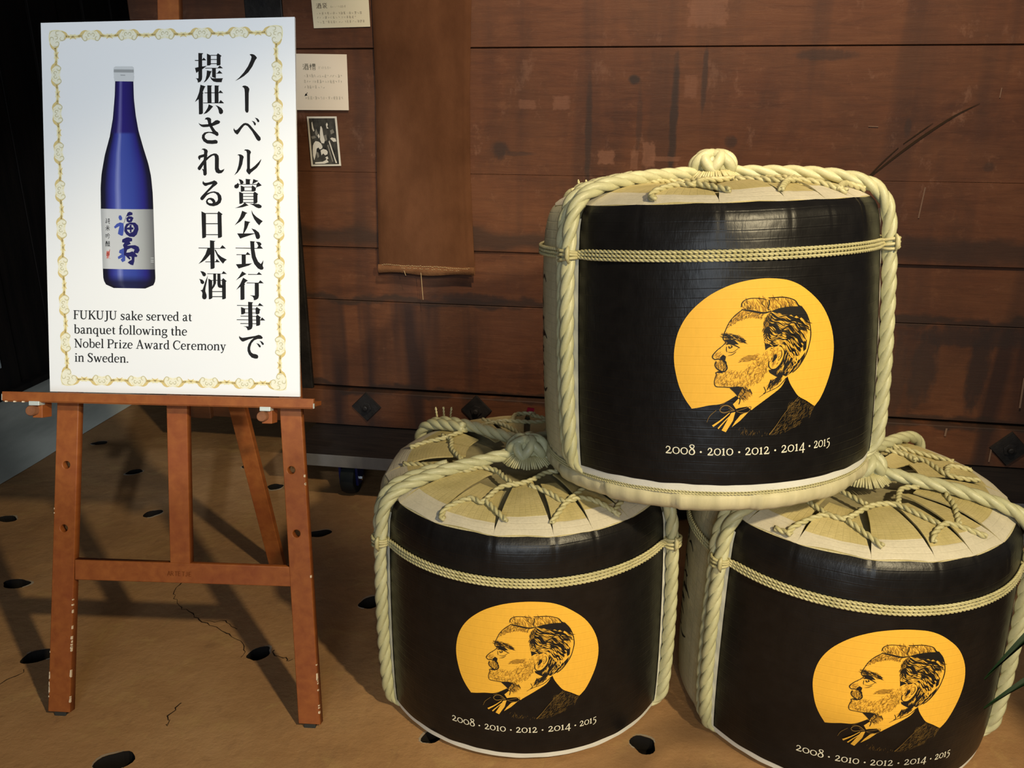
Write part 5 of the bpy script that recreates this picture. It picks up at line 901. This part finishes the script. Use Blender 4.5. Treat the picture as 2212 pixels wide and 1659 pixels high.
    for i in range(len(GAPS)):
        a0, a1 = g[i], g[i + 1]; wd = a1 - a0; long_ = rnd.uniform(.10, .16) if i % 2 == 0 else rnd.uniform(.13, .20); close = rnd.uniform(.62, .84); sk = rnd.uniform(-.06, .06); dz = rnd.uniform(-.001, .004); tilt = rnd.uniform(-.004, .004)
        wr = rnd.choice((.285, .279, .301, .283))
        def ff(u, v, a0=a0, wd=wd, long_=long_, close=close, sk=sk, dz=dz, tilt=tilt):
            # v: 0 at the rim, 1 at the inner end
            r = .3270 + (long_ - .3270) * v; kk = 1 - (1 - close) * min(1, max(0, (v - .06) / .94)) ** .8
            a = a0 + wd * (.5 + (u - .5) * kk + sk * v); rr = .3265 * math.cos(R(wd / 2)) / math.cos(R((u - .5) * wd)) + .0035 if v < .02 else r * (1 if v > .3 else 1)
            if v < .02: r = rr
            z = topz(r) + dz * min(1, v * 2) + tilt * (u - .5) * 2 * min(1, v * 3) + .003 * math.sin(v * PI) + .0012 * mnoise.noise((a * .2, r * 20, 2))
            return pol(a, r, z)
        tv = (.3270 - wr) / (.3270 - long_); mb = MB(); nv = 12; vv = [0, tv * .33, tv * .66, tv - 1e-4, tv] + [tv + (1 - tv) * k / 8 for k in range(1, 9)]
        nu = 8; vs = [ff(a / nu, v) for v in vv for a in range(nu + 1)]; uv = [(a / nu * wd * .0055, v * .22) for v in vv for a in range(nu + 1)]
        n0 = len(vs); vs2 = [Vector(q) - Vector((0, 0, .0035)) for q in vs]
        f = [(j * (nu + 1) + a, j * (nu + 1) + a + 1, (j + 1) * (nu + 1) + a + 1, (j + 1) * (nu + 1) + a) for j in range(len(vv) - 1) for a in range(nu)]
        mb.add(vs, [q for q in f if q[0] // (nu + 1) < 4], 1, uv); mb.add(vs, [q for q in f if q[0] // (nu + 1) >= 4], 0, uv)
        bd = [a for a in range(nu + 1)] + [j * (nu + 1) + nu for j in range(1, len(vv))] + [(len(vv) - 1) * (nu + 1) + a for a in range(nu - 1, -1, -1)] + [j * (nu + 1) for j in range(len(vv) - 2, 0, -1)]
        m = len(bd); side = [vs[b] for b in bd] + [vs2[b] for b in bd]; suv = [uv[b] for b in bd] * 2
        mb.add(side, [(k, (k + 1) % m, m + (k + 1) % m, m + k) for k in range(m)], 0, suv)
        mb.build('flap', ['flap', 'flapw'], root, True, angle=35)
    # heavy ropes from the knot over the rim and down the sides
    def side_path(sg, back, off=0.0, start=0.0):
        A = (lambda d: 180 - d) if back else (lambda d: d)
        pts = [] if start else [pol(A(sg * 20), .03, .606)]
        B = .77 if back else 1
        K = [(52, .105, .602), (57, .20, .5975), (58.5, .285, .5855), (59.5, .335, .5670), (60.2, .3605, .530), (60.8, .3685, .47), (61.3, .3725, .38), (61.6, .3745, .26), (61.6, .3735, .14), (61.4, .3695, .06), (61.2, .363, .030), (60.0, .350, .0150), (58.5, .338, .0075)]
        for d, r, z in K[(1 if start else 0):]: pts.append(pol(A(sg * (d * B + off * (1 if r > .34 else 1 + (.34 - r) * 2.2))), r - (.0045 if off and r > .36 else 0), z))
        return cr(pts, 8)
    for sg, back, dbl in ((-1, 0, 1), (1, 0, 0), (-1, 1, 1), (1, 1, 0)):
        MB().rope(side_path(sg, back), lambda t: .0150 if t < .93 else .0150 - .010 * (t - .93) / .07, 3, .120, .008, 9, phase=sg, ratio=.60).build('rope', 'rope', root, True)
        if dbl: MB().rope(side_path(sg, back, 4.3, 1), lambda t: (.0150 - .006 * min(1, max(0, (t - .30) / .15))) * (1 if t < .93 else 1 - .6 * (t - .93) / .07), 3, .110, .008, 8, ratio=.60).build('rope', 'rope', root, True)
    # three fine cords drawn round the belly, lashed to each rope
    for j in range(3):
        z = .4495 + j * .0072; P = [pol(d, rad(z) + facet(R(d), z) + .0058 + (.010 * math.exp(-((abs((d + 180) % 360 - 180) - 61.3) / 3.0) ** 2) + .010 * math.exp(-((abs((d + 180) % 360 - 180) - 132.8) / 3.0) ** 2)) * .6, z + (.457 - z) * .55 * math.exp(-((abs(d) - 61) / 4) ** 2)) for d in range(-180, 181, 2)]
        MB().rope(P, .0040, 2, .019, .0026, 5, ratio=.58).build('girth_cord', 'cord', root, True)
    for d in (-61.2, 61.2, -132.8, 132.8):
        mb = MB(); c = pol(d, .3690, 0); nrm = Vector((math.sin(R(d)), -math.cos(R(d)), 0)); tg = Vector((math.cos(R(d)), math.sin(R(d)), 0))
        for j in range(3):
            z = .4475 + j * .0075; mb.tube([c + nrm * .0182 * math.cos(t * PI / 10) + tg * .0190 * math.sin(t * PI / 10) + Vector((0, 0, z + .003 * math.sin(t * PI / 10 + j))) for t in range(21)], .0034, 6, False)
        q = c + tg * (.018 if d < 0 else -.018) * (1 if abs(d) < 90 else -1) + nrm * .012; mb.tube([q + Vector((0, 0, .440)), q + nrm * .004 + Vector((0, 0, .452)), q + nrm * .003 + Vector((0, 0, .466)), q + Vector((0, 0, .474))], lambda t: .0055 * math.sin(PI * (t * .8 + .1)), 8)
        mb.build('lashing', 'cord', root, True)
    # knot: a turk's head of broad strands, with a brush of fibres below it
    KC = Vector((.004, -.040, .617)); P = []
    for t in range(321):
        q = 2 * PI * t / 320; lo = 3 * q; la = R(62) * math.sin(5 * q + .5) + R(14); k = 1 + .10 * math.sin(10 * q + 2.2)
        P.append(KC + Vector((.033 * k * math.cos(la) * math.cos(lo) * 1.12, .031 * k * math.cos(la) * math.sin(lo), .027 * k * math.sin(la))))
    mb = MB(); mb.tube(P, .0112, 9, False); mb.grid(lambda u, v: KC + Vector((math.cos(u * 2 * PI) * math.sin(v * PI) * .036, math.sin(u * 2 * PI) * math.sin(v * PI) * .031, math.cos(v * PI) * .027)), 14, 8); knot = mb.build('knot', 'rope', root, True)
    mb = MB()
    for k in range(26):
        a = -70 + 140 * k / 25; b = KC + pol(a, .020, -.008); e = KC + pol(a * 1.1, .056 + .006 * random.random(), -.030 + .004 * random.random()); mb.tube([b, b.lerp(e, .5) + Vector((0, 0, .006)), e], lambda t: .0036 - .0012 * t, 5)
    mb.build('tuft', 'cord', knot, True)
    # three fibre ends standing up at the back left
    mb = MB()
    for x, y, dx in ((-.228, .262, -.006), (-.212, .268, -.002), (-.200, .262, .008)): mb.rope([(x, y, .545), (x + dx * .5, y, .575), (x + dx, y, .602)], .0034, 2, .018, .004, 5)
    mb.build('cord_end', 'cord', root, True)
    return root
def smooth_poly(p, n=3):
    out = []; m = len(p)
    for i in range(m):
        a, b, c = Vector(p[i - 1]), Vector(p[i]), Vector(p[(i + 1) % m]); out.append((b, (b - a).angle(c - b, 0) if (b - a).length > 1e-9 and (c - b).length > 1e-9 else 0))
    res = []
    for i in range(m):
        b, ab = out[i]; c, ac = out[(i + 1) % m]; a = out[i - 1][0]; d = out[(i + 2) % m][0]; res.append(tuple(b))
        ta = (c - a) * .5 if ab < .8 else (c - b); tb = (d - b) * .5 if ac < .8 else (c - b)
        for k in range(1, n):
            t = k / n; q = b * (2 * t ** 3 - 3 * t ** 2 + 1) + ta * (t ** 3 - 2 * t * t + t) + c * (-2 * t ** 3 + 3 * t * t) + tb * (t ** 3 - t * t); res.append((q[0], q[1]))
    return res
def hatch(ink, half, gl, gg, pp):
    """engraver's hatching inside the traced regions of the portrait"""
    rnd = random.Random(42); px = 2.14e-4; RG = {k: pairs(v) for k, v in DATA['REG'].items()}
    def field(mb, reg, n, ang, L, w, lift, spread=.25, curve=.2):
        poly = RG[reg]; xs = [p[0] for p in poly]; ys = [p[1] for p in poly]; c = 0; tries = 0
        while c < n and tries < n * 20:
            tries += 1; x, y = rnd.uniform(min(xs), max(xs)), rnd.uniform(min(ys), max(ys))
            if not inside((x, y), poly): continue
            a = (ang(x, y) if callable(ang) else ang) + rnd.uniform(-spread, spread); l = L * px * rnd.uniform(.6, 1.4); q = rnd.uniform(-curve, curve) * l
            d = Vector((math.cos(a), math.sin(a))); nn = Vector((-d[1], d[0])); p0 = Vector((x, y))
            pts = [p0 - d * l / 2, p0 + nn * q, p0 + d * l / 2]
            if inside(pts[0], poly) or inside(pts[2], poly):
                stroke(mb, [tuple(t) for t in pts], [w * px * .3, w * px * rnd.uniform(.7, 1.3), w * px * .2], pp, lift + rnd.uniform(0, .0003), 3); c += 1
    # y in print space runs up, so angles are measured from the right, anticlockwise
    field(half, 'FORELOCK', 110, R(112), 46, 7, .0012, .3); field(ink, 'FORELOCK', 34, R(108), 34, 4, .0018, .35)
    field(half, 'BROW', 150, R(50), 26, 6, .0012, .5); field(ink, 'BROW', 45, R(60), 16, 4, .0018, .5)
    field(half, 'EYEBROW', 60, R(-22), 34, 7, .0012, .35); field(ink, 'EYEBROW', 95, R(-24), 30, 4.2, .0018, .4)
    field(half, 'CHEEK', 90, R(15), 34, 5, .0012, .3); field(ink, 'CHEEK', 8, R(15), 22, 2.4, .0018, .3)
    field(half, 'MOUST', 60, R(70), 26, 5, .0012, .5); field(ink, 'MOUST', 22, R(70), 24, 3, .0018, .6)
    field(half, 'BEARD', 330, R(62), 28, 3.6, .0012, .8, .4); field(ink, 'BEARD', 130, R(60), 26, 1.7, .0018, .8, .4); field(ink, 'EAR', 12, R(60), 30, 2.6, .0018, .5); field(half, 'EAR', 40, R(60), 40, 5, .0012, .5); field(half, 'NOSE', 30, R(50), 22, 4.5, .0012, .5)
    field(half, 'NECK', 80, R(-60), 40, 7, .0012, .3); field(ink, 'NECK', 30, R(-60), 26, 4, .0018, .3)
    field(ink, 'COLLAR', 46, R(55), 50, 6, .0018, .3); field(half, 'COLLAR', 40, R(55), 50, 8, .0012, .3)
    field(ink, 'TEMPLE', 60, R(75), 40, 4.5, .0018, .4); field(half, 'TEMPLE', 60, R(75), 40, 6, .0012, .4); field(half, 'EYE', 60, R(70), 22, 6, .0012, .6)
    A, B = RG['HAIRA'], RG['HAIRB']
    CA, CB2 = cr([(x, y, 0) for x, y in A], 12), cr([(x, y, 0) for x, y in B], 16)
    def along(C, t): k = t * (len(C) - 1); i = min(int(k), len(C) - 2); return C[i].lerp(C[i + 1], k - i)
    # swept hair: strokes follow the flow from parting to nape
    for k in range(380):
        v = rnd.uniform(-.16, 1) if k % 3 else rnd.random(); t0 = rnd.uniform(-.02, .85); t1 = min(1.0, t0 + rnd.uniform(.10, .26)); pts = []
        for j in range(5):
            t = t0 + (t1 - t0) * j / 4; p = along(CA, max(0, t)).lerp(along(CB2, max(0, t)), v); p = p + Vector((0, (.0022 * math.sin(t * 22 + v * 9)), 0)) ; pts.append((p[0], p[1]))
        dark = rnd.random() < (.50 + .33 * max(0, v) + .22 * t0); w = px * rnd.uniform(3, 14 if v > .35 else 8)
        stroke(ink if dark else half, pts, [w * .2, w, w * 1.1, w * .8, w * .1], pp, .0019 if dark else .0013, 3)
    for k in range(110):
        v = rnd.uniform(.25, 1.12); t0 = rnd.uniform(.05, .95); pts = []
        for j in range(4):
            t = min(1, t0 + .10 * j / 3); p = along(CA, t).lerp(along(CB2, t), v); pts.append((p[0], p[1] + .0022 * math.sin(t * 22 + v * 9)))
        stroke(gg, pts, [px, px * rnd.uniform(4, 9), px * rnd.uniform(3, 7), 0], pp, .0024, 3)
    field(gg, 'NAPE', 46, R(62), 44, 5, .0024, .35)
    field(gl, 'JACKET', 260, lambda x, y: R(50) + (x - .08) * 3, 38, 1.7, .0012, .5, .25); field(gl, 'JACKETLOW', 26, R(80), 30, 1.8, .0012, .5)
# build the master barrel; a dozen lacing cords differ from barrel to barrel and are added to each
L_CORDS = [[(-.197, -.312), (-.186, -.274), (-.167, -.245), (-.119, -.224), (-.094, -.240), (-.058, -.186), (-.016, -.169), (.013, -.151), (.043, -.111), (.07, -.104)], [(.006, -.177), (.049, -.21), (.079, -.241), (.111, -.225), (.151, -.233), (.196, -.262)], [(-.088, -.235), (-.044, -.299)], [(.048, -.305), (.085, -.238), (.12, -.187), (.127, -.143), (.09, -.09)],
           [(-.20, -.10), (-.135, -.102), (-.103, -.084), (-.067, -.1), (-.049, -.139), (-.028, -.172)], [(-.285, -.035), (-.205, -.067)], [(-.28, .06), (-.245, .073), (-.196, .094), (-.148, .135), (-.06, .20), (.03, .19), (.10, .235)], [(-.15, -.04), (-.175, .02), (-.181, .08), (-.205, .112)], [(-.03, .20), (-.02, .27), (.03, .292)], [(.05, .13), (.12, .10), (.20, .13), (.27, .10)], [(.10, -.09), (.18, -.06), (.23, .0), (.29, .02)], [(-.11, .22), (-.05, .17), (.0, .10)], [(.02, .26), (.06, .22), (.13, .17), (.22, .21)], [(.18, -.255), (.22, -.19), (.27, -.17)]]
R_CORDS = [[(-.247, -.240), (-.238, -.290), (-.216, -.251), (-.187, -.23), (-.128, -.21), (-.091, -.225), (-.024, -.178), (.025, -.17), (.051, -.196), (.092, -.242)], [(.036, -.165), (.07, -.096), (.11, -.088)], [(.058, -.292), (.066, -.272), (.1, -.238), (.125, -.24), (.176, -.258)], [(.131, -.232), (.150, -.17), (.154, -.118)], [(-.09, -.23), (-.045, -.305)], [(-.09, -.10), (-.118, -.108), (-.155, -.121), (-.125, -.205)], [(-.075, -.075), (-.032, -.174)],
           [(.06, .17), (.129, .148), (.181, .107), (.255, .067)], [(.07, .12), (.114, .111), (.18, .053), (.204, -.025), (.27, -.030)], [(.13, .14), (.15, .09), (.16, .05)], [(-.27, .06), (-.196, .094), (-.10, .18), (.0, .23), (.08, .22)], [(-.2, -.08), (-.22, .02), (-.17, .10)], [(.20, -.02), (.23, .03), (.28, .03)], [(.0, .30), (.05, .23), (.12, .26)]]
def lacing(root, cords):
    for pl in cords:
        q = [(x * min(1, .322 / math.hypot(x, y)), y * min(1, .322 / math.hypot(x, y))) for x, y in pl]; P = cr([(x, y, topz(math.hypot(x, y)) + .0085) for x, y in q], 6); MB().rope(P, .0066, 2, .034, .0045, 6, ratio=.6).build('lacing_cord', 'cord', root, True)
B_L = make_barrel()
B_R = dup(B_L); B_T = dup(B_L)
lacing(B_L, L_CORDS); lacing(B_R, R_CORDS); lacing(B_T, [[(x, y) for x, y in pl] for pl in L_CORDS])
YL, YR_, YT = 0.0, R(-1.6), R(4.3)
def place(o, loc, ax, ay, yaw):
    o.rotation_mode = 'XYZ'; m = Matrix.Rotation(ax, 4, 'X') @ Matrix.Rotation(ay, 4, 'Y') @ Matrix.Rotation(yaw, 4, 'Z'); m.translation = Vector(loc); o.matrix_world = m
place(B_L, (.0322, 1.8578, 0), 0, 0, YL); place(B_R, (.769, 1.763, 0), 0, 0, YR_); place(B_T, (.4323, 1.8071, .6294), -.1172, -.0325, YT)
tag(B_L, 'black sake barrel standing on the floor nearest the easel, its top knot in shade', 'barrel', 'straw-roped sake barrels')
tag(B_R, 'black sake barrel standing on the floor at the right edge beside palm leaf tips', 'barrel', 'straw-roped sake barrels')
tag(B_T, 'black sake barrel stacked on top of the two other barrels', 'barrel', 'straw-roped sake barrels')
# the raised barrel shows a deeper straw foot with rows of fine lacing above it
for ch in list(B_T.children):
    if ch.name.startswith('bottom_lip'): bpy.data.objects.remove(ch)
def lipr2(a, z): return (-.0085 * ((math.degrees(a) % 25) / 25) - (.005 if (math.degrees(a) % 25) < 1.7 else 0) if z < .008 else 0) + .0008 * math.sin(a * 60)
mb = MB(); mb.lathe([(.030, .3490), (.012, .3478), (.008, .3480), (.005, .3560), (-.002, .3585), (-.012, .3570), (-.022, .3520), (-.029, .3430), (-.032, .330), (-.028, .316), (.005, .300), (.012, .05)], 420, rfn=lipr2); mb.build('bottom_lip', 'foldmat', B_T, True, angle=50)
for z, r in ((.0180, .3500), (.0130, .3500), (.0085, .3505)):
    MB().rope([pol(d, r, z) for d in range(-110, 111, 2)], .0027, 2, .013, .0026, 5).build('foot_lacing', 'cord', B_T, True)
mb = MB(); q = Vector((.014, .290, .570)); mb.add([q + Vector(v) for v in ((-.010, 0, 0), (.010, .002, -.004), (.014, .004, .016), (-.004, .001, .020), (-.010, .003, 0), (.010, .005, -.004), (.014, .007, .016), (-.004, .004, .020))], [(0, 1, 2, 3), (7, 6, 5, 4), (0, 4, 5, 1), (1, 5, 6, 2), (2, 6, 7, 3), (3, 7, 4, 0)]); mb.build('red_tag', 'red', B_L)

# ---------------------------------------------------------------- palm at the right, mostly outside the frame
PL = empty('potted_palm', (1.27, .95, 0)); tag(PL, 'dark green palm reaching two leaf blades in at the right edge', 'plant')
MB().lathe([(0.0, .001), (0.0, .085), (.01, .092), (.12, .118), (.175, .125), (.185, .122), (.183, .112), (.15, .108)], 40).build('pot', 'pot', PL, True, angle=50)
mb = MB(); mb.lathe([(.155, .109), (.160, .06), (.162, .001)], 24); mb.build('soil', 'soil', PL, True)
def frond(pts, w):
    P = cr(pts, 7); mb = MB(); n = len(P) - 1
    def f(u, v):
        i = int(round(v * n)); p = P[i]; t = (P[min(i + 1, n)] - P[max(i - 1, 0)]).normalized(); sd = t.cross(Vector((0, 0, 1))).normalized(); up_ = sd.cross(t)
        return p + sd * (u - .5) * 2 * w * (1 - v ** 3) ** 1.2 * min(1, .25 + v * 4) + up_ * abs(u - .5) * w * .5
    mb.grid(f, 4, n); return mb.build('leaf_blade', 'leaf', PL, True)
frond([(-.03, -.05, .50), (-.20, -.16, .80), (-.484, -.134, .937), (-.592, -.110, .895), (-.658, -.119, .841), (-.742, -.155, .782)], .0175)
frond([(-.03, -.05, .45), (-.20, -.18, .72), (-.490, -.170, .865), (-.592, -.146, .838), (-.670, -.155, .799), (-.749, -.175, .759)], .0155)
rnd = random.Random(9)  # unseen fronds below, added tall and dense to shade the right floor
for k in range(34):
    a = R(-120 + 240 * k / 33 + rnd.uniform(-6, 6)); l = rnd.uniform(.26, .48); h = rnd.uniform(.95, 1.35); q = Vector((math.cos(a) * l, math.sin(a) * l * .8, 0))
    if abs(q.x) < .12 or q.x < 0: q.x = abs(q.x) * .6
    frond([Vector((0, 0, .55)), q * .25 + Vector((0, 0, h * .88)), q * .65 + Vector((0, 0, h)), q + Vector((0, 0, h - .16))], .021)
for k in range(46):
    x = rnd.uniform(-.04, .30); sg = 1 if k % 2 else -1; h = rnd.uniform(.95, 1.36); l = rnd.uniform(.14, .36)
    frond([Vector((.02, 0, .60)), Vector((x * .7, sg * l * .2, h * .9)), Vector((x, sg * l * .6, h)), Vector((x * 1.1, sg * l, h - .20))], .034)
for k in range(6): MB().tube([(math.cos(k) * .012, math.sin(k) * .012, .15), (math.cos(k * 1.7) * .02, math.sin(k * 1.7) * .02, .55), (math.cos(k) * .01, math.sin(k) * .01, .80 + .02 * k)], .008, 6).build('stem', 'leaf', PL, True)

# a leaflet pinned on the dark left wall at the very edge of the frame
LF = empty('leaflet', rotp(we + .024, 3.245, .14), (0, 0, RT)); tag(LF, 'pale leaflet on the dark wall at the left edge of the frame', 'leaflet')
MB().box((0, 0, .02), (.002, .105, .16)).build('sheet', 'leaflet', LF)
MB().box((.002, .06, .08), (.0026, .10, .15)).build('printed_panel', 'leafg', LF)
bpy.context.view_layer.update()
